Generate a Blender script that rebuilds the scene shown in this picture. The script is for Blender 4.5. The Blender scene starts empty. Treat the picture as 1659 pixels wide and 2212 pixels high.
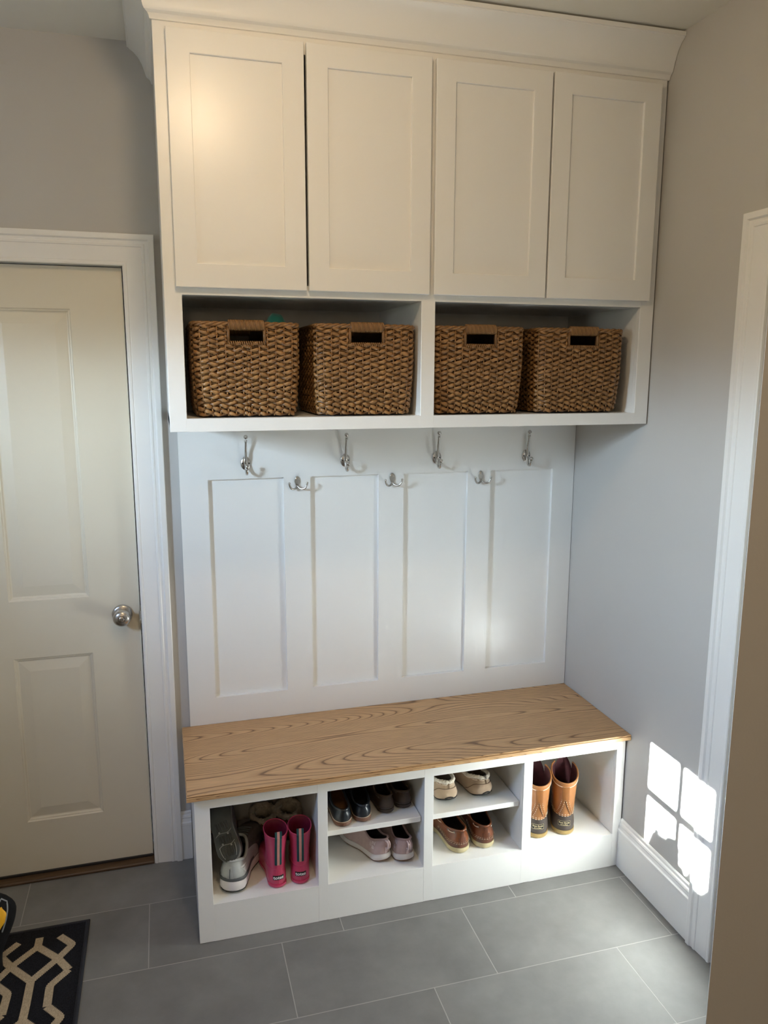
import bpy, bmesh, math, random
from mathutils import Vector, Matrix, noise
from mathutils.bvhtree import BVHTree

random.seed(7)
PI = math.pi
SC = bpy.context.scene
COL = SC.collection

# ------------------------------------------------------------------ camera
CAM = (-1.4955, -2.628, 1.7284)
YAW, PITCH, ROLL, FPX = 0.2768, -0.1793, 0.0029, 1686.35
cam_data = bpy.data.cameras.new('camera')
cam = bpy.data.objects.new('camera', cam_data)
COL.objects.link(cam)
fwd = Vector((math.sin(YAW) * math.cos(PITCH), math.cos(YAW) * math.cos(PITCH), math.sin(PITCH)))
rgt = Vector((math.cos(YAW), -math.sin(YAW), 0))
upv = rgt.cross(fwd)
cr, sr = math.cos(ROLL), math.sin(ROLL)
rgt, upv = cr * rgt + sr * upv, -sr * rgt + cr * upv
M3 = Matrix((rgt, upv, -fwd)).transposed()
cam.matrix_world = Matrix.Translation(CAM) @ M3.to_4x4()
cam_data.sensor_fit = 'VERTICAL'
cam_data.sensor_height = 24.0
cam_data.sensor_width = 24.0 * 1659 / 2212
cam_data.lens = FPX / 2212 * 24.0
cam_data.clip_start = 0.02
SC.camera = cam

# ------------------------------------------------------------------ world, sun, lamps, exposure
SUN_A, SUN_B = 0.20, 0.52            # sunlight travels along (1, A, -B)
SUN_STRENGTH = 280.0
SKY_STRENGTH = 295.0
LAMP_POWER = 12.6                    # warm downlight over the middle of the room
HALL_POWER = 8.0                    # warm lamp of the room the camera stands in
FILL_POWER = 10.0  # added fill globe behind the camera
LAMP_COL = (1.0, 0.74, 0.46)

world = bpy.data.worlds.new('sky')
SC.world = world
world.use_nodes = True
wn, wl = world.node_tree.nodes, world.node_tree.links
wn.clear()
w_out = wn.new('ShaderNodeOutputWorld')
w_bg = wn.new('ShaderNodeBackground')
w_tc = wn.new('ShaderNodeTexCoord')
w_sep = wn.new('ShaderNodeSeparateXYZ')
w_ramp = wn.new('ShaderNodeValToRGB')
wl.new(w_tc.outputs['Generated'], w_sep.inputs[0])
w_map = wn.new('ShaderNodeMath'); w_map.operation = 'MULTIPLY_ADD'
w_map.inputs[1].default_value = 0.5; w_map.inputs[2].default_value = 0.5
wl.new(w_sep.outputs['Z'], w_map.inputs[0])
wl.new(w_map.outputs[0], w_ramp.inputs[0])
rr = w_ramp.color_ramp
rr.elements[0].position = 0.0; rr.elements[0].color = (0.05, 0.045, 0.035, 1)
rr.elements[1].position = 1.0; rr.elements[1].color = (0.07, 0.13, 0.30, 1)
for p_, c_ in ((0.49, (0.06, 0.055, 0.04, 1)), (0.52, (0.12, 0.13, 0.13, 1)), (0.56, (0.64, 0.83, 1.0, 1)), (0.64, (0.58, 0.78, 1.0, 1)), (0.70, (0.30, 0.44, 0.66, 1)), (0.78, (0.12, 0.20, 0.36, 1))):
    e_ = rr.elements.new(p_); e_.color = c_
wl.new(w_ramp.outputs[0], w_bg.inputs[0])
w_bg.inputs[1].default_value = SKY_STRENGTH
wl.new(w_bg.outputs[0], w_out.inputs[0])

sun_data = bpy.data.lights.new('sun', 'SUN')
sun_data.energy = SUN_STRENGTH
sun_data.angle = math.radians(0.35)
sun_data.color = (0.90, 0.99, 1.0)
sun = bpy.data.objects.new('sun', sun_data)
COL.objects.link(sun)
sun.rotation_euler = Vector((1, SUN_A, -SUN_B)).to_track_quat('-Z', 'Y').to_euler()
sun.location = (-6, -2.2, 4)

SC.view_settings.view_transform = 'Standard'
SC.view_settings.look = 'None'
SC.view_settings.gamma = 1.0
SC.view_settings.exposure = 0.12
SC.cycles.use_denoising = True
SC.cycles.use_adaptive_sampling = False
SC.cycles.max_bounces = 10
SC.cycles.diffuse_bounces = 4
SC.cycles.glossy_bounces = 4
SC.cycles.sample_clamp_indirect = 0.0
SC.cycles.caustics_reflective = False
SC.cycles.caustics_refractive = False
SC.cycles.use_guiding = True
SC.cycles.guiding_training_samples = 64

# ------------------------------------------------------------------ materials
def srgb(r, g, b):
    f = lambda c: (c / 255 / 12.92) if c / 255 <= 0.04045 else ((c / 255 + 0.055) / 1.055) ** 2.4
    return (f(r), f(g), f(b), 1)

MATS = {}
def mat(name, col, rough=0.5, metal=0.0, var=0.0, vscale=30.0, bump=0.0, bscale=200.0, stretch=(1, 1, 1), coat=0.0, sheen=0.0, spec=0.5, attr=None, dark=None):
    """principled material with a little procedural colour variation and bump"""
    if name in MATS: return MATS[name]
    m = bpy.data.materials.new(name); m.use_nodes = True
    nt = m.node_tree; n, l = nt.nodes, nt.links
    b = n['Principled BSDF']
    b.inputs['Base Color'].default_value = col if len(col) == 4 else (*col, 1)
    b.inputs['Roughness'].default_value = rough
    b.inputs['Metallic'].default_value = metal
    b.inputs['Coat Weight'].default_value = coat
    b.inputs['Sheen Weight'].default_value = sheen
    b.inputs['Specular IOR Level'].default_value = spec
    tc = n.new('ShaderNodeTexCoord'); mp = n.new('ShaderNodeMapping')
    mp.inputs['Scale'].default_value = stretch
    l.new(tc.outputs['Object'], mp.inputs[0])
    base = col if len(col) == 4 else (*col, 1)
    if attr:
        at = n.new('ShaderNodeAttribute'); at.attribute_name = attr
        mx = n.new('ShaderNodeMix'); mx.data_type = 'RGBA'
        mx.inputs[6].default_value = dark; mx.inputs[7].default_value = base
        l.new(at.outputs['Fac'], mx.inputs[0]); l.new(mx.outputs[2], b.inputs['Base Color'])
    elif var > 0:
        nz = n.new('ShaderNodeTexNoise'); nz.inputs['Scale'].default_value = vscale; nz.inputs['Detail'].default_value = 5
        l.new(mp.outputs[0], nz.inputs['Vector'])
        rp = n.new('ShaderNodeValToRGB')
        lo = dark if dark else tuple(c * (1 - var) for c in base[:3]) + (1,)
        hi = tuple(min(1, c * (1 + var)) for c in base[:3]) + (1,)
        rp.color_ramp.elements[0].position = 0.3; rp.color_ramp.elements[0].color = lo
        rp.color_ramp.elements[1].position = 0.7; rp.color_ramp.elements[1].color = hi
        l.new(nz.outputs['Fac'], rp.inputs[0]); l.new(rp.outputs[0], b.inputs['Base Color'])
    if bump > 0:
        nb = n.new('ShaderNodeTexNoise'); nb.inputs['Scale'].default_value = bscale; nb.inputs['Detail'].default_value = 3
        l.new(mp.outputs[0], nb.inputs['Vector'])
        bp = n.new('ShaderNodeBump'); bp.inputs['Strength'].default_value = bump; bp.inputs['Distance'].default_value = 0.001
        l.new(nb.outputs['Fac'], bp.inputs['Height']); l.new(bp.outputs[0], b.inputs['Normal'])
    MATS[name] = m
    return m

WHITE = mat('white cabinet paint', (0.86, 0.855, 0.83), 0.30, bump=0.12, bscale=90, stretch=(1, 1, 0.35), spec=0.5)
TRIM = mat('white trim paint', (0.84, 0.83, 0.80), 0.32, bump=0.06, bscale=70)
DOORP = mat('cream door paint', (0.73, 0.675, 0.545), 0.38, bump=0.05, bscale=150)
WALL = mat('greige wall paint', (0.53, 0.515, 0.49), 0.75, var=0.015, vscale=3, bump=0.12, bscale=260, spec=0.3)
CEIL = mat('ceiling paint', (0.86, 0.835, 0.76), 0.85, bump=0.08, bscale=200, spec=0.2)
METAL = mat('brushed nickel', (0.55, 0.53, 0.50), 0.27, 1.0, bump=0.02, bscale=300)
HOLE = mat('dark hole', (0.02, 0.02, 0.02), 0.6, var=.1)
DARKGAP = mat('dark rubber seal', (0.015, 0.013, 0.012), 0.7, var=.1)

def tile_material():
    m = bpy.data.materials.new('grey stone tile'); m.use_nodes = True
    nt = m.node_tree; n, l = nt.nodes, nt.links; b = n['Principled BSDF']
    tc = n.new('ShaderNodeTexCoord'); sp = n.new('ShaderNodeSeparateXYZ'); l.new(tc.outputs['Object'], sp.inputs[0])
    def mth(op, a, bb=None, c=None):
        nd = n.new('ShaderNodeMath'); nd.operation = op
        for i, v in enumerate((a, bb, c)):
            if v is None: continue
            if isinstance(v, (int, float)): nd.inputs[i].default_value = v
            else: l.new(v, nd.inputs[i])
        return nd.outputs[0]
    x, y = sp.outputs['X'], sp.outputs['Y']
    ry = mth('DIVIDE', mth('ADD', y, 0.503), 0.2937)
    row = mth('FLOOR', ry)
    fy = mth('FRACT', ry)
    rx = mth('DIVIDE', mth('MULTIPLY_ADD', row, -0.196, mth('ADD', x, 0.43)), 0.588)
    fx = mth('FRACT', rx); colid = mth('FLOOR', rx)
    ex = mth('MULTIPLY', mth('MINIMUM', fx, mth('SUBTRACT', 1.0, fx)), 0.588)
    ey = mth('MULTIPLY', mth('MINIMUM', fy, mth('SUBTRACT', 1.0, fy)), 0.2937)
    edge = mth('MINIMUM', ex, ey)
    gr = n.new('ShaderNodeMapRange'); gr.inputs['From Min'].default_value = 0.0011; gr.inputs['From Max'].default_value = 0.0019
    l.new(edge, gr.inputs['Value'])
    wn_ = n.new('ShaderNodeTexWhiteNoise'); wn_.noise_dimensions = '2D'
    cb = n.new('ShaderNodeCombineXYZ'); l.new(row, cb.inputs[0]); l.new(colid, cb.inputs[1]); l.new(cb.outputs[0], wn_.inputs['Vector'])
    nz = n.new('ShaderNodeTexNoise'); nz.inputs['Scale'].default_value = 4.5; nz.inputs['Detail'].default_value = 9; nz.inputs['Roughness'].default_value = 0.62
    vadd = n.new('ShaderNodeVectorMath'); vadd.operation = 'ADD'
    l.new(tc.outputs['Object'], vadd.inputs[0]); l.new(wn_.outputs['Color'], vadd.inputs[1]); l.new(vadd.outputs[0], nz.inputs['Vector'])
    rp = n.new('ShaderNodeValToRGB')
    rp.color_ramp.elements[0].position = 0.3; rp.color_ramp.elements[0].color = (0.150, 0.146, 0.139, 1)
    rp.color_ramp.elements[1].position = 0.72; rp.color_ramp.elements[1].color = (0.228, 0.223, 0.214, 1)
    l.new(nz.outputs['Fac'], rp.inputs[0])
    mx = n.new('ShaderNodeMix'); mx.data_type = 'RGBA'; mx.inputs[6].default_value = (0.34, 0.325, 0.30, 1)
    l.new(gr.outputs[0], mx.inputs[0]); l.new(rp.outputs[0], mx.inputs[7]); l.new(mx.outputs[2], b.inputs['Base Color'])
    rr_ = mth('MULTIPLY_ADD', nz.outputs['Fac'], 0.20, 0.50)
    l.new(rr_, b.inputs['Roughness'])
    bp = n.new('ShaderNodeBump'); bp.inputs['Strength'].default_value = 0.5; bp.inputs['Distance'].default_value = 0.001
    l.new(gr.outputs[0], bp.inputs['Height']); l.new(bp.outputs[0], b.inputs['Normal'])
    return m

def oak_material(name, tone=1.0):
    m = bpy.data.materials.new(name); m.use_nodes = True
    nt = m.node_tree; n, l = nt.nodes, nt.links; b = n['Principled BSDF']
    tc = n.new('ShaderNodeTexCoord'); mp = n.new('ShaderNodeMapping')
    mp.inputs['Scale'].default_value = (0.62, 4.6, 26.0); mp.inputs['Location'].default_value = (3.7, 1.3, -11.25)
    l.new(tc.outputs['Object'], mp.inputs[0])
    def mth(op, a, bb=None, c=None):
        nd = n.new('ShaderNodeMath'); nd.operation = op
        for i, v in enumerate((a, bb, c)):
            if v is None: continue
            if isinstance(v, (int, float)): nd.inputs[i].default_value = v
            else: l.new(v, nd.inputs[i])
        return nd.outputs[0]
    nz = n.new('ShaderNodeTexNoise'); nz.inputs['Scale'].default_value = 1.15; nz.inputs['Detail'].default_value = 0.6; nz.inputs['Roughness'].default_value = 0.3
    l.new(mp.outputs[0], nz.inputs['Vector'])
    wob = n.new('ShaderNodeTexNoise'); wob.inputs['Scale'].default_value = 9.0; wob.inputs['Detail'].default_value = 3
    l.new(mp.outputs[0], wob.inputs['Vector'])
    h = mth('MULTIPLY_ADD', wob.outputs['Fac'], 0.35, mth('MULTIPLY', nz.outputs['Fac'], 50.0))
    fr = mth('FRACT', h)
    rp = n.new('ShaderNodeValToRGB'); cr_ = rp.color_ramp
    L_ = (0.62 * tone, 0.380 * tone, 0.185 * tone, 1); D_ = (0.215 * tone, 0.108 * tone, 0.040 * tone, 1); M_ = (0.53 * tone, 0.31 * tone, 0.142 * tone, 1)
    cr_.elements[0].position = 0.0; cr_.elements[0].color = M_
    cr_.elements[1].position = 1.0; cr_.elements[1].color = M_
    for p, c in ((0.12, L_), (0.55, L_), (0.80, M_), (0.90, D_), (0.95, D_)):
        e = cr_.elements.new(p); e.color = c
    l.new(fr, rp.inputs[0])
    mp2 = n.new('ShaderNodeMapping'); mp2.inputs['Scale'].default_value = (14, 420, 420); l.new(tc.outputs['Object'], mp2.inputs[0])
    pz = n.new('ShaderNodeTexNoise'); pz.inputs['Scale'].default_value = 1.0; pz.inputs['Detail'].default_value = 3; l.new(mp2.outputs[0], pz.inputs['Vector'])
    pr = n.new('ShaderNodeMapRange'); pr.inputs['From Min'].default_value = 0.35; pr.inputs['From Max'].default_value = 0.6
    pr.inputs['To Min'].default_value = 0.80; pr.inputs['To Max'].default_value = 1.06; l.new(pz.outputs['Fac'], pr.inputs['Value'])
    mx = n.new('ShaderNodeVectorMath'); mx.operation = 'SCALE'; l.new(rp.outputs[0], mx.inputs[0]); l.new(pr.outputs[0], mx.inputs['Scale'])
    l.new(mx.outputs[0], b.inputs['Base Color'])
    b.inputs['Roughness'].default_value = 0.38; b.inputs['Coat Weight'].default_value = 0.08
    bp = n.new('ShaderNodeBump'); bp.inputs['Strength'].default_value = 0.12; bp.inputs['Distance'].default_value = 0.0006
    l.new(fr, bp.inputs['Height']); l.new(bp.outputs[0], b.inputs['Normal'])
    return m

TILE = tile_material()
OAK = oak_material('oak board')

def emit(name, col, s):
    m = bpy.data.materials.new(name); m.use_nodes = True
    n, l = m.node_tree.nodes, m.node_tree.links; n.clear()
    o = n.new('ShaderNodeOutputMaterial'); e = n.new('ShaderNodeEmission'); e.inputs[0].default_value = (*col, 1); e.inputs[1].default_value = s
    l.new(e.outputs[0], o.inputs[0]); return m

def glass_material():
    m = bpy.data.materials.new('clear window glass'); m.use_nodes = True
    n, l = m.node_tree.nodes, m.node_tree.links; n.clear()
    o = n.new('ShaderNodeOutputMaterial'); t = n.new('ShaderNodeBsdfTransparent'); g = n.new('ShaderNodeBsdfGlossy'); x = n.new('ShaderNodeMixShader')
    g.inputs['Roughness'].default_value = 0.02; x.inputs[0].default_value = 0.06
    l.new(t.outputs[0], x.inputs[1]); l.new(g.outputs[0], x.inputs[2]); l.new(x.outputs[0], o.inputs[0]); return m

# ------------------------------------------------------------------ geometry helpers
def thing(name, label, cat, loc=(0, 0, 0), rotz=0.0, group=None):
    o = bpy.data.objects.new(name, None); COL.objects.link(o)
    o.empty_display_size = 0.05
    o.location = loc; o.rotation_euler = (0, 0, rotz)
    o['label'] = label; o['category'] = cat
    if group: o['group'] = group
    return o

def tag(o, label, cat, group=None):
    o['label'] = label; o['category'] = cat
    if group: o['group'] = group
    return o

def obj(name, bm, m, parent=None, smooth=False, world=False, attr=None):
    """link a bmesh as ONE mesh object; world=True: coordinates are world space under an unrotated parent"""
    me = bpy.data.meshes.new(name)
    bmesh.ops.recalc_face_normals(bm, faces=bm.faces)
    if smooth is True:
        for f in bm.faces: f.smooth = True
    elif smooth:
        for f in bm.faces: f.smooth = True
        for e in bm.edges:
            if len(e.link_faces) == 2 and e.calc_face_angle(0) > math.radians(smooth): e.smooth = False
    bm.to_mesh(me); bm.free()
    if attr:
        a = me.attributes.new(attr[0], 'FLOAT', 'POINT'); a.data.foreach_set('value', attr[1])
    for mm in (m if isinstance(m, (list, tuple)) else [m]): me.materials.append(mm)
    o = bpy.data.objects.new(name, me); COL.objects.link(o)
    if parent is not None:
        o.parent = parent
        if world:
            p = Vector((0, 0, 0)); q = parent
            while q is not None: p += q.location; q = q.parent
            me.transform(Matrix.Translation(-p))
    return o

def struct(name, bm, m, smooth=False, parent=None):
    o = obj(name, bm, m, parent, smooth)
    o['kind'] = 'structure'
    return o

def box(bm, x0, x1, y0, y1, z0, z1, bev=0.0, seg=1, mi=0):
    x0, x1 = min(x0, x1), max(x0, x1); y0, y1 = min(y0, y1), max(y0, y1); z0, z1 = min(z0, z1), max(z0, z1)
    c = [(x0, y0, z0), (x1, y0, z0), (x1, y1, z0), (x0, y1, z0), (x0, y0, z1), (x1, y0, z1), (x1, y1, z1), (x0, y1, z1)]
    v = [bm.verts.new(p) for p in c]
    fs = [bm.faces.new([v[i] for i in q]) for q in ((0, 3, 2, 1), (4, 5, 6, 7), (0, 1, 5, 4), (1, 2, 6, 5), (2, 3, 7, 6), (3, 0, 4, 7))]
    for f in fs: f.material_index = mi
    if bev > 0:
        es = list({e for f in fs for e in f.edges})
        bmesh.ops.bevel(bm, geom=es, offset=bev, segments=seg, affect='EDGES', profile=0.5)
    return v

def loft(bm, rows, closed=True, cap0=False, cap1=False, mi=0):
    vs = [[bm.verts.new(p) for p in r] for r in rows]
    n = len(rows[0])
    for i in range(len(rows) - 1):
        for k in range(n if closed else n - 1):
            k2 = (k + 1) % n
            try:
                f = bm.faces.new((vs[i][k], vs[i][k2], vs[i + 1][k2], vs[i + 1][k])); f.material_index = mi
            except ValueError: pass
    if cap0: bm.faces.new(list(reversed(vs[0]))).material_index = mi
    if cap1: bm.faces.new(vs[-1]).material_index = mi
    return vs

def catmull(pts, sub=6, closed=False):
    P = [Vector(p) for p in pts]; out = []; n = len(P)
    rng = n if closed else n - 1
    for i in range(rng):
        p0 = P[(i - 1) % n] if (closed or i > 0) else P[i]
        p1, p2 = P[i], P[(i + 1) % n]
        p3 = P[(i + 2) % n] if (closed or i + 2 < n) else p2
        for s in range(sub):
            t = s / sub
            out.append(0.5 * ((2 * p1) + (p2 - p0) * t + (2 * p0 - 5 * p1 + 4 * p2 - p3) * t * t + (3 * p1 - p0 - 3 * p2 + p3) * t ** 3))
    if not closed: out.append(P[-1])
    return out

def tube(bm, pts, r, seg=8, closed=False, flat=1.0, caps=True, mi=0):
    """swept tube; r is a number or a list; flat scales the second axis"""
    P = [Vector(p) for p in pts]; n = len(P)
    R = r if isinstance(r, (list, tuple)) else [r] * n
    rows = []; up = None
    for i in range(n):
        a = P[(i - 1) % n] if (closed or i > 0) else P[i]
        b = P[(i + 1) % n] if (closed or i < n - 1) else P[i]
        t = (b - a)
        t = t.normalized() if t.length > 1e-9 else Vector((0, 0, 1))
        if up is None:
            up = Vector((0, 0, 1)) if abs(t.z) < 0.9 else Vector((0, 1, 0))
        s = t.cross(up)
        if s.length < 1e-6: s = t.cross(Vector((1, 0, 0)))
        s.normalize(); u = s.cross(t); up = u
        rows.append([P[i] + R[i] * (math.cos(2 * PI * k / seg) * s + flat * math.sin(2 * PI * k / seg) * u) for k in range(seg)])
    if closed: rows.append(rows[0])
    if closed:
        vs = [[bm.verts.new(p) for p in rw] for rw in rows[:-1]]
        for i in range(n):
            for k in range(seg):
                k2 = (k + 1) % seg
                f = bm.faces.new((vs[i][k], vs[i][k2], vs[(i + 1) % n][k2], vs[(i + 1) % n][k])); f.material_index = mi
    else:
        loft(bm, rows, True, caps, caps, mi)

def ball(bm, c, r, seg=12, sz=1.0, mi=0):
    rows = []
    for i in range(1, seg // 2):
        a = PI * i / (seg // 2)
        rows.append([(c[0] + r * math.sin(a) * math.cos(2 * PI * k / seg), c[1] + r * math.sin(a) * math.sin(2 * PI * k / seg), c[2] - r * sz * math.cos(a)) for k in range(seg)])
    loft(bm, rows, True, True, True, mi)

def lathe(bm, prof, o=(0, 0, 0), axis='y', seg=24, sx=1.0, sz=1.0):
    """prof: (radius, distance along axis); axis -y points to the viewer for axis='y'"""
    rows = []
    for r, h in prof:
        ring = []
        for k in range(seg):
            a = 2 * PI * k / seg; c, s = r * math.cos(a) * sx, r * math.sin(a) * sz
            ring.append((o[0] + c, o[1] - h, o[2] + s) if axis == 'y' else (o[0] + c, o[1] + s, o[2] + h))
        rows.append(ring)
    loft(bm, rows, True, True, True)

def text_bm(s, size, bold=0.0, sx=1.0):
    """lettering as a flat bmesh in the XZ plane, centred, facing -y"""
    cu = bpy.data.curves.new('lettering', 'FONT'); cu.body = s; cu.size = size; cu.align_x = 'CENTER'; cu.align_y = 'CENTER'; cu.offset = bold
    cu.resolution_u = 3
    t = bpy.data.objects.new('lettering', cu); COL.objects.link(t)
    bpy.context.view_layer.update()
    me = bpy.data.meshes.new_from_object(t.evaluated_get(bpy.context.evaluated_depsgraph_get()))
    bpy.data.objects.remove(t); bpy.data.curves.remove(cu)
    bm = bmesh.new(); bm.from_mesh(me); bpy.data.meshes.remove(me)
    for v in bm.verts: v.co = Vector((v.co.x * sx, 0, v.co.y))
    return bm

def project(bm, bvh, eps, d=(0, 1, 0), start=1.0):
    """lay the flat bmesh on to a surface along d"""
    D = Vector(d); hits = []
    for v in bm.verts:
        h = bvh.ray_cast(v.co - D * start, D)
        hits.append(h[0] - D * eps if h[0] is not None else None)
    good = [h.dot(D) for h in hits if h is not None]
    av = sum(good) / len(good) if good else 0
    for v, h in zip(bm.verts, hits):
        v.co = h if h is not None else v.co + D * (av - v.co.dot(D))

def grid_patch(x0, x1, z0, z1, nx, nz, skew=None):
    bm = bmesh.new()
    vs = [[bm.verts.new((x0 + (x1 - x0) * i / nx, 0, z0 + (z1 - z0) * j / nz)) for i in range(nx + 1)] for j in range(nz + 1)]
    for j in range(nz):
        for i in range(nx): bm.faces.new((vs[j][i], vs[j][i + 1], vs[j + 1][i + 1], vs[j + 1][i]))
    return bm

def thicken(bm, d, th):
    """extrude the whole open patch along d"""
    r = bmesh.ops.extrude_face_region(bm, geom=bm.faces[:])
    bmesh.ops.translate(bm, vec=Vector(d) * th, verts=[g for g in r['geom'] if isinstance(g, bmesh.types.BMVert)])

def smoothstep(a, b, x):
    t = max(0, min(1, (x - a) / (b - a))); return t * t * (3 - 2 * t)

# ------------------------------------------------------------------ the room
YW = 0.018          # back wall plane
CZ = 2.690          # ceiling
XL = -2.75          # left wall
XK = 0.75           # right wall of the room behind the camera
YF = -5.2           # wall behind the camera

b = bmesh.new(); box(b, XL - .15, XK + .15, YF - .1, YW + .15, -.1, 0.0); struct('floor', b, TILE)
b = bmesh.new(); box(b, XL - .15, XK + .15, YF - .1, YW + .15, CZ, CZ + .1); struct('ceiling', b, CEIL)

# back wall with the hole of the cream door
DX0, DX1, DZ = -2.505, -1.5904, 2.045        # door opening
b = bmesh.new()
box(b, XL - .1, DX0 - .004, YW, YW + .12, 0, CZ); box(b, DX1 + .004, 0.12, YW, YW + .12, 0, CZ); box(b, DX0 - .004, DX1 + .004, YW, YW + .12, DZ + .004, CZ)
struct('wall_back', b, WALL)

# right wall with a doorway
RY0, RY1, RZ = -0.928, -1.69, 2.036
b = bmesh.new()
box(b, 0, .12, RY0, YW, 0, CZ); box(b, 0, .12, RY1, RY0, RZ, CZ); box(b, 0, .12, -1.80, RY1, 0, CZ)
struct('wall_right', b, WALL)

# angled corner between this room and the room of the camera
A_ = Vector((-.854, -1.9)); R_ = Vector((0.6608, 0.7506))
plan = [A_, A_ + Vector((1.7, -.30)), Vector((XK + .1, -1.70)), Vector((0.0, -1.70)), A_ + Vector((.6608 - .0045, .7506)).normalized() * .16]
b = bmesh.new(); rows = [[(p.x, p.y, z) for p in plan] for z in (0, CZ)]
loft(b, rows, True, True, True); struct('wall_near', b, WALL)

# walls that close the room of the camera
b = bmesh.new(); box(b, XK, XK + .1, YF, -1.75, 0, CZ); struct('wall_side', b, WALL)
b = bmesh.new(); box(b, XL - .1, XK + .1, YF - .1, YF, 0, CZ); struct('wall_front', b, WALL)

# left wall with the glazed top of an outside door
PX = XL - 0.05
GY1, GZ1 = -0.565 + PX * SUN_A, 0.545 - PX * SUN_B        # corner of the glass nearest the bench / highest
NCOL, NROW, PW, PH = 2, 2, 0.1715, 0.187
GY0, GZ0 = GY1 - NCOL * PW, GZ1 - NROW * PH
b = bmesh.new()
box(b, XL - .1, XL, GY1 + .012, YW + .1, 0, CZ); box(b, XL - .1, XL, YF, GY0 - .012, 0, CZ)
box(b, XL - .1, XL, GY0 - .012, GY1 + .012, 0, GZ0 - .012); box(b, XL - .1, XL, GY0 - .012, GY1 + .012, GZ1 + .012, CZ)
struct('wall_left', b, WALL)
b = bmesh.new()
for i in range(NCOL + 1):
    w = .012 if i in (0, NCOL) else .0125
    y = GY0 + i * PW; box(b, PX - .015, PX + .015, y - w, y + w, GZ0 - .012, GZ1 + .012)
for j in range(NROW + 1):
    w = .012 if j in (0, NROW) else .0125
    z = GZ0 + j * PH; box(b, PX - .0145, PX + .0145, GY0 - .012, GY1 + .012, z - w, z + w)
win = struct('window_1', b, TRIM)
b = bmesh.new(); box(b, PX - .002, PX + .002, GY0, GY1, GZ0, GZ1); g = obj('glass', b, glass_material(), win)
portal = bpy.data.lights.new('sky portal', 'AREA'); portal.shape = 'RECTANGLE'; portal.size = GY1 - GY0; portal.size_y = GZ1 - GZ0
portal.cycles.is_portal = True
po = bpy.data.objects.new('sky portal', portal); COL.objects.link(po)
po.location = (XL - .11, (GY0 + GY1) / 2, (GZ0 + GZ1) / 2)
po.rotation_euler = (PI / 2, 0, -PI / 2)

# ------------------------------------------------------------------ door trim, baseboards, doors
CAS = [(0, 0), (0, .0085), (.003, .0105), (.009, .0105), (.011, .0085), (.014, .0092), (.056, .0125), (.058, .0150), (.064, .0158), (.067, .0138), (.074, .0145), (.0785, .0195), (.092, .0195), (.0945, .018), (.0945, 0)]
def casing(name, f, a0, a1, zt, prof=CAS):
    """mitred casing; f(a, z, p) -> world point; a grows away from the opening at a1"""
    bm = bmesh.new()
    rows = []
    rows.append([f(a1 + o, 0, p) for o, p in prof]); rows.append([f(a1 + o, zt + o, p) for o, p in prof])
    rows.append([f(a0 - o, zt + o, p) for o, p in prof]); rows.append([f(a0 - o, 0, p) for o, p in prof])
    loft(bm, rows, True, True, True)
    return struct(name, bm, TRIM, smooth=False)
casing('trim_1', lambda a, z, p: (a, YW - p, z), DX0 - .004, DX1 + .002, DZ + .0)
casing('trim_2', lambda a, z, p: (-p, a, z), RY1 + .0, RY0 + .001, RZ)

b = bmesh.new()       # jambs
box(b, DX1, DX1 + .004, YW - .008, YW + .12, 0, DZ + .004); box(b, DX0 - .004, DX0, YW - .008, YW + .12, 0, DZ + .004); box(b, DX0, DX1, YW - .008, YW + .12, DZ, DZ + .004)
struct('trim_3', b, TRIM)
b = bmesh.new()
box(b, 0.001, .12, RY0 - .004, RY0, 0, RZ); box(b, 0.001, .12, RY1, RY1 + .004, 0, RZ); box(b, 0.001, .12, RY1, RY0, RZ - .004, RZ)
struct('trim_4', b, TRIM)

BASE = [(0, 0), (0, .0135), (.130, .0135), (.133, .0155), (.141, .0155), (.146, .0125), (.156, .0100), (.160, .0110), (.166, .0095), (.170, .0060), (.178, .0055), (.182, .0030), (.182, 0)]
def baseboard(name, f, a0, a1):
    bm = bmesh.new(); loft(bm, [[f(a0, z, p) for z, p in BASE], [f(a1, z, p) for z, p in BASE]], True, True, True)
    return struct(name, bm, TRIM)
baseboard('baseboard_right', lambda a, z, p: (-p, a, z), -.4432, RY0 + .0955)
baseboard('baseboard_back', lambda a, z, p: (a, YW - p, z), DX1 + .0965, -1.4575)

def panel_door(bm, x0, x1, yf, z0, z1, th, panels):
    """slab whose front face (towards -y) at yf carries raised panels with moulded edges"""
    xs = sorted({x0, x1} | {p[0] for p in panels} | {p[1] for p in panels}); zs = sorted({z0, z1} | {p[2] for p in panels} | {p[3] for p in panels})
    inside = lambda x, z: any(p[0] < x < p[1] and p[2] < z < p[3] for p in panels)
    for i in range(len(xs) - 1):
        for j in range(len(zs) - 1):
            if inside((xs[i] + xs[i + 1]) / 2, (zs[j] + zs[j + 1]) / 2): continue
            bm.faces.new([bm.verts.new(q) for q in ((xs[i], yf, zs[j]), (xs[i + 1], yf, zs[j]), (xs[i + 1], yf, zs[j + 1]), (xs[i], yf, zs[j + 1]))])
    for (a, c, d, e) in panels:
        rows = []
        for o, h in ((0, 0), (.003, .0035), (.007, .0045), (.010, .0085), (.013, .0095), (.047, .0030)):
            rows.append([(a + o, yf + h, d + o), (c - o, yf + h, d + o), (c - o, yf + h, e - o), (a + o, yf + h, e - o)])
        loft(bm, rows, True, False, True)
    rows = [[(x0, yf, z0), (x1, yf, z0), (x1, yf, z1), (x0, yf, z1)], [(x0, yf + th, z0), (x1, yf + th, z0), (x1, yf + th, z1), (x0, yf + th, z1)]]
    loft(bm, rows, True, False, True)
    bmesh.ops.remove_doubles(bm, verts=bm.verts, dist=1e-5)

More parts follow.
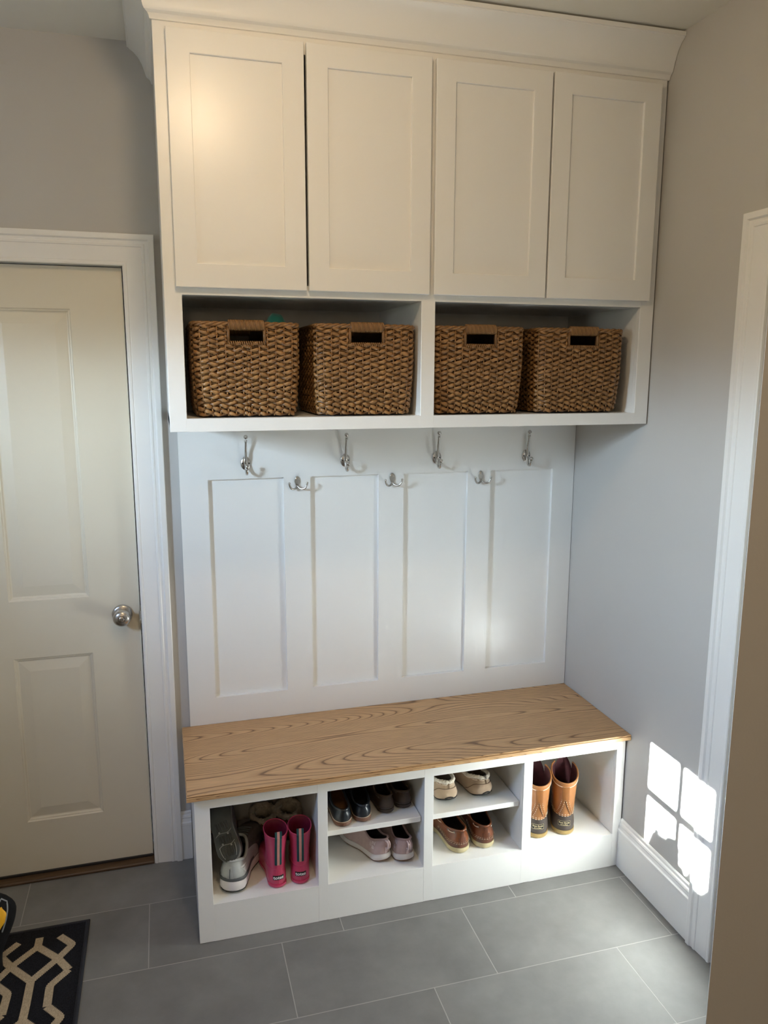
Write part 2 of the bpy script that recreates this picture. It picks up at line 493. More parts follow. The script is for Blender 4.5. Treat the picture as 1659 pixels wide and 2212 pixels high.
DYF = 0.0432
b = bmesh.new()
cols = ((-2.344, -2.0985), (-1.9985, -1.7530))
panel_door(b, DX0 + .003, DX1 - .0045, DYF, .018, DZ - .003, .035, [(c0, c1, z0, z1) for c0, c1 in cols for z0, z1 in ((.207, .7915), (.9865, 1.914))])
d1 = struct('door_1', b, DOORP)
KX, KZ = -1.652, 0.9187
b = bmesh.new()
lathe(b, [(.001, -.001), (.033, -.001), (.0335, .004), (.031, .0085), (.026, .0105), (.013, .012), (.011, .022), (.013, .029), (.022, .033), (.0275, .040), (.0285, .049), (.026, .057), (.019, .0625), (.011, .0640), (.0095, .0625), (.001, .0625)], (KX, DYF, KZ), seg=32)
k = obj('knob', b, METAL, d1, smooth=40); k['label'] = 'round brushed nickel door knob'
b = bmesh.new()
lathe(b, [(.001, .0620), (.0085, .0620), (.0085, .0655), (.007, .0665), (.001, .0665)], (KX, DYF, KZ), seg=20)
box(b, KX - .0012, KX + .0012, DYF - .0705, DYF - .066, KZ - .0055, KZ + .0055, .0005)
obj('lock_button', b, METAL, k, smooth=40)
b = bmesh.new(); box(b, DX1 - .0035, DX1 + .0006, YW - .007, YW + .022, KZ - .028, KZ + .028, .0008); box(b, DX1 - .006, DX1 - .002, YW - .011, YW + .004, KZ - .018, KZ + .018, .002)
obj('strike_plate', b, METAL, d1)
b = bmesh.new(); box(b, DX0 + .004, DX1 - .006, DYF - .004, DYF + .03, .006, .020, .002); sw = obj('door_sweep', b, DARKGAP, d1); sw['label'] = 'dark rubber sweep under the door'
b = bmesh.new(); box(b, DX0, DX1, YW - .012, YW + .12, 0.0, .011, .003); struct('trim_5', b, mat('dark stained oak sill', (0.085, 0.048, 0.022), 0.5, var=.35, vscale=12, stretch=(1, 14, 14)))
b = bmesh.new(); box(b, DX0 - .1, DX1 + .1, .16, .18, 0, 2.2); struct('wall_behind', b, DARKGAP)

b = bmesh.new()      # closed door in the right doorway
box(b, .055, .09, RY1 + .006, RY0 - .007, .008, RZ - .007, .002)
d2 = struct('door_2', b, DOORP)
b = bmesh.new(); box(b, .13, .15, RY1 - .1, RY0 + .1, 0, 2.2); struct('wall_beyond', b, DARKGAP)

# ------------------------------------------------------------------ ceiling lamp of the room, lamp of the other room
def downlight(x, y, power, r, label, col):
    t = thing('ceiling_light', label, 'ceiling light', (x, y, CZ))
    bm = bmesh.new()
    rows = [[((rad) * math.cos(2 * PI * k / 32), rad * math.sin(2 * PI * k / 32), z) for k in range(32)] for rad, z in ((r + .022, -.0005), (r + .022, -.006), (r + .012, -.010), (r, -.010), (r - .004, -.006))]
    loft(bm, rows); obj('trim_ring', bm, TRIM, t, smooth=50)
    bm = bmesh.new()
    vs = [bm.verts.new((r * math.cos(2 * PI * k / 32), r * math.sin(2 * PI * k / 32), -.007)) for k in range(32)]
    bm.faces.new(vs); bm.faces.ensure_lookup_table()
    o = obj('lens', bm, emit('warm lamp lens', col, power / (PI * PI * r * r)), t)
    return t
def dome(x, y, power, r, label):
    t = thing('ceiling_light', label, 'ceiling light', (x, y, CZ))
    bm = bmesh.new(); lathe(bm, [(.001, -.0005), (r + .015, -.0005), (r + .015, -.014), (r * .8, -.020), (.001, -.020)], (0, 0, 0), 'z', 32); obj('base', bm, METAL, t, smooth=40)
    bm = bmesh.new(); ball(bm, (0, 0, -.018 - r * .75), r, 28, .75); obj('glass_bowl', bm, emit('warm lamp glass', LAMP_COL, power / (4 * PI * PI * r * r * .8)), t, smooth=True)
dome(-1.32, -1.38, LAMP_POWER, .085, 'round warm ceiling light in the middle of the room')
downlight(-.95, -2.85, HALL_POWER, .075, 'round warm ceiling light behind the camera', LAMP_COL)

def fill_globe(x, y, z, r, power, label):  # added unseen globe that lifts the ceiling, crown and upper walls
    t = thing('fill_light', label, 'fill light', (x, y, z))
    bm = bmesh.new(); ball(bm, (0, 0, 0), r, 24); obj('fill_glow', bm, emit('warm fill glow', LAMP_COL, power / (4 * PI * PI * r * r)), t, smooth=True)
    bm = bmesh.new(); tube(bm, [(0, 0, r * .98), (0, 0, CZ - z - .001)], .004, 8); obj('cord', bm, METAL, t, smooth=True)
    bm = bmesh.new(); lathe(bm, [(.001, CZ - z - .0005), (.06, CZ - z - .0005), (.055, CZ - z - .02), (.001, CZ - z - .022)], (0, 0, 0), 'z'); obj('ceiling_rose', bm, METAL, t, smooth=40)
    return t
fill_globe(-1.75, -4.0, 2.05, .11, FILL_POWER, 'warm globe fill light added behind the camera to brighten the ceiling')

# ------------------------------------------------------------------ upper cabinet
UX0, UX1, UY, UZ0 = -1.4741, -0.005, -0.447, 1.5629
wc = thing('wall_cabinet', 'tall white wall cabinet with four shaker doors, two open cubbies and crown moulding', 'cabinet', ((UX0 + UX1) / 2, 0.0, UZ0))
b = bmesh.new()
FT = .019
CUB = ((-1.4288, -.7661), (-.7244, -.0526)); CZ0, CZ1 = 1.5988, 1.9233; ZT = 2.612
be = .0012
box(b, UX0, CUB[0][0], UY, UY + FT, UZ0, ZT, be); box(b, CUB[0][1], CUB[1][0], UY, UY + FT, UZ0, ZT, be); box(b, CUB[1][1], UX1, UY, UY + FT, UZ0, ZT, be)
for (x0, x1) in CUB:
    box(b, x0 - .001, x1 + .001, UY + .0002, UY + FT, UZ0 + .0003, CZ0); box(b, x0 - .001, x1 + .001, UY + .0002, UY + FT, CZ1, CZ1 + .032); box(b, x0 - .001, x1 + .001, UY + .0002, UY + FT, 2.535, ZT)
YB = YW - .001
box(b, UX0 + .0003, UX0 + .018, UY + FT, YB, UZ0, ZT); box(b, UX1 - .03, UX1, UY + FT, YB, UZ0 + .001, ZT)
box(b, UX0, UX1, UY + FT, YB, UZ0 + .006, CZ0 - .0003); box(b, UX0 + .01, UX1 - .01, UY + FT, YB, CZ1 + .0003, CZ1 + .018); box(b, UX0 + .01, UX1 - .01, YB - .012, YB, UZ0 + .01, ZT)
box(b, CUB[0][1] + .0003, CUB[1][0] - .0003, UY + FT, YB, UZ0 + .006, ZT); box(b, UX0, CUB[0][0] - .0003, UY + FT, YB, UZ0 + .007, CZ1 + .01); box(b, CUB[1][1] + .0003, UX1 - .001, UY + FT, YB, UZ0 + .007, CZ1 + .01)
box(b, UX0 + .01, UX1 - .01, UY + FT, YB, ZT - .018, ZT)
obj('body', b, WHITE, wc, world=True)
DZ0, DZ1 = 1.9407, 2.5588
for (x0, x1) in ((-1.4432, -1.0998), (-1.093, -.7489), (-.7353, -.3885), (-.3824, -.0335)):
    b = bmesh.new(); y0, y1 = UY - .019, UY - .0004; st = .0555
    rect = lambda o, y, i0=0, i1=0, i2=0: [(x0 + o + i0, y, DZ0 + o + i1), (x1 - o - i0, y, DZ0 + o + i1), (x1 - o - i0, y, DZ1 - o - i2), (x0 + o + i0, y, DZ1 - o - i2)]
    loft(b, [rect(0, y1), rect(0, y0 + .0012), rect(.0012, y0), rect(0, y0, st, .0595, .054), rect(.0014, y0 + .0012, st, .0595, .054), rect(.0014, y0 + .0075, st, .0595, .054)], True, True, True)
    obj('door', b, WHITE, wc, world=True)
# crown moulding: front run and left return, mitred
CRP = [(0, 2.5755), (.0045, 2.5765), (.0062, 2.583), (.0095, 2.5885), (.0165, 2.5935), (.0195, 2.5985), (.0205, 2.603), (.0235, 2.612), (.030, 2.630), (.040, 2.648), (.0515, 2.6605), (.060, 2.6665), (.0645, 2.6695), (.0655, 2.672), (.070, 2.673), (.070, 2.684), (0, 2.684)]
b = bmesh.new()
rows = [[(UX0 - o, YW - .0005, z) for o, z in CRP], [(UX0 - o, UY - o, z) for o, z in CRP], [(-.0015, UY - o, z) for o, z in CRP]]
loft(b, rows, True, True, True)
cm = obj('crown_moulding', b, WHITE, wc, world=True, smooth=20)

# ------------------------------------------------------------------ panelled backboard
pb = thing('panelled_backboard', 'white backboard with four tall recessed panels between bench and cabinet', 'wall panel', (-.73, 0.0, .507))
PXS = ((-1.357, -1.105), (-1.013, -.769), (-.677, -.432), (-.343, -.0905)); PZ0, PZ1 = .603, 1.369
BX0, BX1, BZ0, BZ1 = -1.4475, -.002, .5068, UZ0 - .0005
b = bmesh.new()
xs = [BX0] + [v for p in PXS for v in p] + [BX1]
for i in range(0, len(xs), 2): box(b, xs[i], xs[i + 1], 0, YW - .002, BZ0, BZ1)
for p in PXS:
    box(b, p[0], p[1], 0, YW - .002, BZ0, PZ0); box(b, p[0], p[1], 0, YW - .002, PZ1, BZ1)
bmesh.ops.remove_doubles(b, verts=b.verts, dist=1e-6)
obj('frame', b, WHITE, pb, world=True)
for p in PXS:
    b = bmesh.new(); box(b, p[0] - .001, p[1] + .001, YW - .0045, YW - .0005, PZ0 - .001, PZ1 + .001); obj('panel', b, WHITE, pb, world=True)

# ------------------------------------------------------------------ hooks
HG = 'tall double coat hooks on the top rail'
hook_labels = ['leftmost tall nickel coat hook, above the leftmost recessed panel', 'tall nickel coat hook above the second recessed panel from the left', 'tall nickel coat hook above the third recessed panel from the left', 'rightmost tall nickel coat hook, nearest the right wall']
hook_pos = [(-1.2308, 1.4216), (-.8897, 1.4225), (-.5537, 1.4225), (-.2036, 1.4200)]
def make_hook():
    t = thing('coat_hook', hook_labels[0], 'hook', (0, 0, 0), 0, HG)
    bm = bmesh.new()
    lathe(bm, [(.001, 0), (.0172, 0), (.0172, .0016), (.0150, .0036), (.0090, .0052), (.001, .0055)], (0, 0, 0), seg=28, sz=1.32)
    obj('backplate', bm, METAL, t, smooth=50)
    bm = bmesh.new()
    pts = catmull([(0, -.003, -.004), (0, -.010, .003), (0, -.0135, .020), (0, -.0150, .040), (0, -.0205, .062), (0, -.0245, .080)], 6)
    tube(bm, pts, [.0055 - .0020 * i / (len(pts) - 1) for i in range(len(pts))], 10)
    for z in (.0735, .0785): lathe(bm, [(.001, -.0012), (.0050, -.0012), (.0056, 0), (.0050, .0012), (.001, .0012)], (0, -.0245 if z > .075 else -.0235, z), 'z', 14)
    ball(bm, (0, -.0250, .0895), .0072, 14)
    obj('upper_prong', bm, METAL, t, smooth=60)
    bm = bmesh.new()
    pts = catmull([(0, -.003, .002), (0, -.010, -.006), (0, -.0150, -.020), (0, -.0230, -.0300), (0, -.0345, -.0315), (0, -.0425, -.0230), (0, -.0450, -.0135)], 6)
    tube(bm, pts, [.0055 - .0012 * i / (len(pts) - 1) for i in range(len(pts))], 10)
    lathe(bm, [(.001, -.0012), (.0056, -.0012), (.0061, 0), (.0056, .0012), (.001, .0012)], (0, -.0452, -.0150), 'z', 14)
    ball(bm, (0, -.0455, -.0065), .0070, 14)
    obj('lower_prong', bm, METAL, t, smooth=60)
    for s in (-1, 1):
        bm = bmesh.new(); lathe(bm, [(.0005, .0040), (.0027, .0040), (.0025, .0054), (.0005, .0056)], (s * .0105, 0, 0), seg=12); sc = obj('screw', bm, HOLE, t, smooth=50); sc['label'] = 'dark screw hole'
    return t
def dup(root):
    r = root.copy(); COL.objects.link(r)
    for ch in list(root.children):
        c = ch.copy(); COL.objects.link(c); c.parent = r
        for g2 in ch.children:
            d = g2.copy(); COL.objects.link(d); d.parent = c
    return r
h0 = make_hook()
for i, (x, z) in enumerate(hook_pos):
    h = h0 if i == 0 else dup(h0)
    h.location = (x, -.0004, z); h['label'] = hook_labels[i]

SG = 'small double-prong hooks between the panels'
small_labels = ['small nickel two-prong hook left of the second recessed panel', 'small nickel two-prong hook on the stile in the middle of the backboard', 'small nickel two-prong hook nearest the right wall']
def make_small():
    t = thing('robe_hook', small_labels[0], 'hook', (0, 0, 0), 0, SG)
    bm = bmesh.new()
    out = []
    for k in range(28):
        a = 2 * PI * k / 28; s, c = math.sin(a), math.cos(a)
        w = .0098 if c > 0 else .0098 - .0042 * (-c)
        out.append((w * s, .0195 * c))
    rows = [[(x * f, -h, z * f) for x, z in out] for f, h in ((1, 0), (1, .0018), (.93, .0028), (.4, .0030))]
    loft(bm, rows, True, True, True); obj('backplate', bm, METAL, t, smooth=50)
    for s in (-1, 1):
        bm = bmesh.new()
        pts = catmull([(s * .001, -.002, -.013), (s * .004, -.006, -.0195), (s * .0125, -.0130, -.0240), (s * .0225, -.0185, -.0215), (s * .0290, -.0215, -.0120), (s * .0305, -.0225, -.0040)], 6)
        tube(bm, pts, [.0040 - .0008 * i / (len(pts) - 1) for i in range(len(pts))], 10)
        ball(bm, (s * .0306, -.0226, -.0025), .0042, 12)
        obj('prong', bm, METAL, t, smooth=60)
    for x, z in ((-.0035, .0075), (.0030, -.0020)):
        bm = bmesh.new(); lathe(bm, [(.0004, .0020), (.0023, .0020), (.0021, .0034), (.0004, .0036)], (x, 0, z), seg=12); sc = obj('screw', bm, METAL, t, smooth=50)
    return t
s0 = make_small()
for i, (x, z) in enumerate(((-1.058, 1.3535), (-.7195, 1.3530), (-.3815, 1.3500))):
    h = s0 if i == 0 else dup(s0)
    h.location = (x, -.0004, z); h['label'] = small_labels[i]

# ------------------------------------------------------------------ bench
BXL, BXR, BYF, BZT = -1.4557, -.0045, -.4427, .4872
OP = ((-1.4104, -1.0855), (-1.054, -.7369), (-.7049, -.3863), (-.3539, -.0366)); OZ0, OZ1 = .1259, .4461
bn = thing('storage_bench', 'long white storage bench with oak seat and shoe cubbies', 'bench', (-.73, -.22, 0))
b = bmesh.new(); F = .019; yb = YW - .0145
xs = [BXL] + [v for o in OP for v in o] + [BXR]
for i in range(0, len(xs), 2): box(b, xs[i], xs[i + 1], BYF, BYF + F, .001, BZT, .001)
for o in OP:
    box(b, o[0] - .0005, o[1] + .0005, BYF + .0002, BYF + F, .001, OZ0); box(b, o[0] - .0005, o[1] + .0005, BYF + .0002, BYF + F, OZ1, BZT - .0005)
box(b, BXL + .0003, BXL + .018, BYF + F, YW - .001, .001, BZT - .0005); box(b, BXR - .018, BXR - .0003, BYF + F, YW - .016, .001, BZT - .0005)
box(b, BXL + .01, BXR - .01, BYF + F, yb, OZ0 - .018, OZ0 - .0002)          # floor of the cubbies
box(b, BXL + .01, BXR - .01, yb - .006, yb, .02, BZT - .001)
for o, p in zip(OP[:-1], OP[1:]): box(b, o[1] + .0003, p[0] - .0003, BYF + F, yb, .02, BZT - .001)
box(b, BXL + .01, OP[0][0] - .0003, BYF + F, yb, .02, BZT - .001); box(b, OP[3][1] + .0003, BXR - .01, BYF + F, yb, .02, BZT - .001)
obj('body', b, WHITE, bn, world=True)
SHZ = .295
for o in (OP[1], OP[2]):
    b = bmesh.new(); box(b, o[0] + .001, o[1] - .0025, -.419, yb - .007, SHZ - .018, SHZ, .0012); obj('shelf', b, WHITE, bn, world=True)
# oak seat: two rounded layers with a groove between
b = bmesh.new()
sx0, sx1, sy = -1.4765, -.0015, -.468
def slab(z0, z1, r, ins):
    rows = []
    for o, z in ((r, z0), (0, z0 + r), (0, z1 - r), (r, z1)):
        rows.append([(sx0 + o + ins, sy + o + ins, z), (sx1 - .001, sy + o + ins, z), (sx1 - .001, -.0006, z), (sx0 + o + ins, -.0006, z)])
    loft(b, rows, True, True, True)
slab(.4875, .5008, .0012, 0); slab(.5012, .5066, .0022, .0008)
obj('seat', b, OAK, bn, world=True)

# ------------------------------------------------------------------ wicker baskets
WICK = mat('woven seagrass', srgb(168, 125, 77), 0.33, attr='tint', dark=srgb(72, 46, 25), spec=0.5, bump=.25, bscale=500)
WICKIN = mat('shaded basket inside', srgb(70, 48, 28), 0.8, var=.3, vscale=60, bump=.5, bscale=150)  # wicker colour darkened to carry the shade inside the basket
def rrect(w, d, r, n):
    """points evenly spaced round a rounded rectangle, starting middle front, with outward normals"""
    segs = []
    hw, hd = w / 2, d / 2
    poly = []
    def arc(cx, cy, a0):
        for k in range(9):
            a = a0 + (PI / 2) * k / 8; poly.append((cx + r * math.cos(a), cy + r * math.sin(a)))
    poly.append((0, -hd)); arc(hw - r, -hd + r, -PI / 2); arc(hw - r, hd - r, 0); arc(-hw + r, hd - r, PI / 2); arc(-hw + r, -hd + r, PI); poly.append((0, -hd))
    L = [0]
    for a, c in zip(poly[:-1], poly[1:]): L.append(L[-1] + math.hypot(c[0] - a[0], c[1] - a[1]))
    out = []; j = 0
    for i in range(n):
        s = L[-1] * i / n
        while L[j + 1] < s: j += 1
        t = (s - L[j]) / max(1e-9, L[j + 1] - L[j]); x = poly[j][0] + (poly[j + 1][0] - poly[j][0]) * t; y = poly[j][1] + (poly[j + 1][1] - poly[j][1]) * t
        out.append((x, y))
    res = []
    for i in range(n):
        a, c = out[i - 1], out[(i + 1) % n]; tx, ty = c[0] - a[0], c[1] - a[1]; q = math.hypot(tx, ty)
        res.append((out[i][0], out[i][1], ty / q, -tx / q))
    return res, L[-1]

BW, BD, BH = .288, .355, .258
def make_basket(label, seed):
    rnd = random.Random(seed)
    t = thing('wicker_basket', label, 'basket', (0, 0, 0), 0, 'wicker baskets in the cubbies')
    S, Q = 54, 6; n = S * Q
    per, Ltot = rrect(BW, BD, .032, n)
    ROWS = 32; dz = (BH - .016) / ROWS
    hx, hz0, hz1 = .046, .203, .240
    taper = lambda z: 0.955 + .045 * smoothstep(0, .16, z) - .035 * (1 - smoothstep(0, .035, z))
    bm = bmesh.new(); tint = []
    for r in range(ROWS):
        z0 = .006 + (r + .5) * dz
        ph = (r % 2) * PI
        run = []; runs = []
        tilt = rnd.uniform(-.0012, .0012)
        lt = [rnd.random() for _ in range(S + 1)]; rnd_row = rnd.random() < .5
        for i in range(n + 1):
            k = i % n
            x, y, nx_, ny_ = per[k]
            a = PI * i / Q + ph
            c = math.cos(a); c = math.copysign(abs(c) ** .6, c)
            off = .0028 * c + rnd.uniform(-.0010, .0010)
            tp = taper(z0)
            z = z0 + .0024 * math.sin(a) * (1 if rnd_row else -1) + rnd.uniform(-.0008, .0008) + tilt
            if abs(x) < hx + .004 and (hz0 - .003 < z0 < BH) : 
                if run: runs.append(run); run = []
                continue
            fat = .74 + .44 * c if c > 0 else .74
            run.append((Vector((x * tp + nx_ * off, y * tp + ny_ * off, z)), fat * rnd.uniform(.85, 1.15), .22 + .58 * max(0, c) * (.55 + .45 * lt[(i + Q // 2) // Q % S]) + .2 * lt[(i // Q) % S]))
        if run: runs.append(run)
        for run in runs:
            if len(run) < 2: continue
            rows = []
            for j, (p, f, tn) in enumerate(run):
                pa = run[max(0, j - 1)][0]; pc = run[min(len(run) - 1, j + 1)][0]
                tv = (pc - pa).normalized(); sd = tv.cross(Vector((0, 0, 1))).normalized(); u = sd.cross(tv)
                rows.append([p + sd * (.0027 * f * math.cos(q)) + u * (dz * .64 * f * math.sin(q)) for q in (0, 1.05, 2.09, 3.14, 4.19, 5.24)])
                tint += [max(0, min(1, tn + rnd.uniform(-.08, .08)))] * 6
            loft(bm, rows, True, True, True)
    # thin upright stakes
    for s in range(S):
        x, y, nx_, ny_ = per[int((s + .5) * Q) % n]
        top = BH - .01
        if abs(x) < hx + .004: top = hz0 - .004
        pts = [Vector((x * taper(z), y * taper(z), z)) for z in (.004, .02, .06, .12, .18, top)]
        tube(bm, pts, .0021, 5); tint += [.95] * (6 * 5)
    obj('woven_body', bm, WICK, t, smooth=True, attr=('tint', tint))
    # rim: three twisted strands
    bm = bmesh.new(); tint = []
    for q in range(3):
        pts = []
        for i in range(n):
            x, y, nx_, ny_ = per[i]
            if abs(x) < hx: pass
            a = 2 * PI * (i / 16.875) + q * 2 * PI / 3
            o = .0036 * math.cos(a)
            pts.append(Vector((x + nx_ * o, y + ny_ * o, BH - .006 + .0036 * math.sin(a))))
        tube(bm, pts, .0040, 6, closed=True); tint += [.35 + .5 * rnd.random() for _ in range(n) for __ in range(6)]
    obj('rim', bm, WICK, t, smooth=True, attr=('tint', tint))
    # wrapped grip and wrapped edge of the hand hole, front and back
    for sgn in (-1, 1):
        bm = bmesh.new(); tint = []
        N = 25; pts = []
        for i in range(N * 12):
            a = 2 * PI * i / 12; x = -hx - .002 + (2 * hx + .004) * i / (N * 12)
            pts.append(Vector((x, sgn * (BD / 2) + .0085 * math.cos(a), BH - .0085 + .0128 * math.sin(a))))
        tube(bm, pts, .0021, 5); tint += [.5 + .5 * math.sin(.9 * (i // 5)) * .3 + .2 * rnd.random() for i in range(N * 12 * 5)]
        tube(bm, [Vector((-hx - .004, sgn * BD / 2, BH - .0085)), Vector((hx + .004, sgn * BD / 2, BH - .0085))], .0085, 8, flat=1.3); tint += [.3] * 16
        obj('grip', bm, WICK, t, smooth=True, attr=('tint', tint))
        bm = bmesh.new(); tint = []; pts = []
        N = 17
        for i in range(N * 8):
            a = 2 * PI * i / 8; x = -hx - .004 + (2 * hx + .008) * i / (N * 8)
            pts.append(Vector((x, sgn * (BD / 2) + .0060 * math.cos(a), hz0 - .002 + .0052 * math.sin(a))))
        tube(bm, pts, .0019, 5); tint += [.45 + .3 * rnd.random() for i in range(N * 8 * 5)]
        for sx in (-1, 1):
            tube(bm, [Vector((sx * (hx + .003), sgn * BD / 2, hz0 - .004)), Vector((sx * (hx + .003), sgn * BD / 2, BH - .012))], .0045, 7); tint += [.4] * 14
        obj('hole_edging', bm, WICK, t, smooth=True, attr=('tint', tint))
    # dark inner wall and floor
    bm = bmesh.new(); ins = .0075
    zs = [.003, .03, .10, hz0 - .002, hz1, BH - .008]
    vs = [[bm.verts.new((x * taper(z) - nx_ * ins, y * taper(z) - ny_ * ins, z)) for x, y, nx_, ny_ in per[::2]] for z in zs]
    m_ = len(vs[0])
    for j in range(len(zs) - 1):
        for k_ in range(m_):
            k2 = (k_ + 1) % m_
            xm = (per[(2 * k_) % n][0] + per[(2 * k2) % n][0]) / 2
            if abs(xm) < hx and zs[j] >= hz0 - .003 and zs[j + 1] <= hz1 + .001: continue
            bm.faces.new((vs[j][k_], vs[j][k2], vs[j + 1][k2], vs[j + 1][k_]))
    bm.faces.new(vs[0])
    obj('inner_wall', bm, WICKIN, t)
    return t
bask = [(-1.2615, 'wicker basket with teal cloth sticking out, in the left cubby'), (-.9225, 'wicker basket right of the one holding teal cloth, left cubby'),
        (-.5735, 'wicker basket on the left side of the right cubby'), (-.2330, 'wicker basket nearest the right wall')]
b0 = None
for i, (x, lb) in enumerate(bask):
    t = make_basket(lb, 3) if b0 is None else dup(b0)
    if b0 is None: b0 = t
    t['label'] = lb
    t.location = (x, -.430 + BD / 2 + .004, CZ0 + .0005); t.rotation_euler = (0, 0, PI if i in (1, 3) else 0)

# teal cloth in the first basket
TEAL = mat('teal cloth', srgb(40, 130, 112), 0.8, var=.25, vscale=25, bump=.6, bscale=90, sheen=.3)
bm = bmesh.new(); rows = []
for i in range(1, 16):
    a = PI * i / 16
    ring = []
    for k in range(28):
        q = 2 * PI * k / 28
        d = Vector((math.sin(a) * math.cos(q), math.sin(a) * math.sin(q), -math.cos(a)))
        f = 1 + .16 * noise.noise(d * 2.1 + Vector((3, 1, 2))) + .05 * noise.noise(d * 6)
        ring.append((.034 * math.copysign(abs(d.x) ** .42, d.x) * f, .085 * d.y * f, .100 * math.copysign(abs(d.z) ** 1.3, d.z) * f))
    rows.append(ring)
loft(bm, rows, True, True, True)
tc = obj('teal_cloth', bm, TEAL, None, smooth=True); tc.location = (-1.163, -.315, CZ0 + .186)
tag(tc, 'crumpled teal cloth bulging out of the leftmost basket', 'cloth')

# ------------------------------------------------------------------ footwear library (heel at the origin, toe along +y)
def ends(t, a, c):
    h = min(t / a, 1); g_ = min((1 - t) / c, 1)
    return math.sqrt(max(0, 1 - (1 - h) ** 2)) * max(0, 1 - (1 - g_) ** 2.1) ** (1 / 2.1)
def body_w(t, heel=.80, waist=.80):
    pts = ((0, heel), (.2, heel), (.42, waist), (.70, 1.0), (.86, .97), (1, .90))
    for (a, p), (c, q) in zip(pts[:-1], pts[1:]):
        if t <= c: return p + (q - p) * smoothstep(a, c, t)
    return pts[-1][1]
def outline(L, W, n=52, bend=0.0, toe=.30, heel=.80, waist=.80):
    out = []
    for k in range(n):
        a = 2 * PI * k / n; t = .5 - .5 * math.cos(a); s = 1 if math.sin(a) >= 0 else -1
        w = W / 2 * body_w(t, heel, waist) * ends(t, .16, toe)
        out.append((s * w + bend * W * (t ** 2) * .5 - bend * W * .12 * math.sin(PI * t), L * t, t, s))
    return out
def spring(t, toe, heel=0.0):
    return toe * smoothstep(.62, 1.08, t) + heel * (1 - smoothstep(-.05, .16, t))
def sole_bm(ol, th, flare=1.03, toe_sp=.006, heel_sp=0.0, wave=0.0, under=.95):
    bm = bmesh.new(); rows = []
    cx = lambda p, f: (p[0] * f, p[1] + (p[1] - .4 * ol[len(ol) // 2][1]) * (f - 1) * .5)
    top = lambda t: th + wave * (math.cos(2 * PI * t * .9) * .5 + .5) - wave * .5
    for f, h in ((under * .93, .0), (under, .0018), (flare, .35), (flare * .995, .75), (1.0, 1.0)):
        rows.append([(*cx(p, f), spring(p[2], toe_sp, heel_sp) + (h if h < .01 else h * top(p[2]))) for p in ol])
    loft(bm, rows, True, True, True)
    return bm
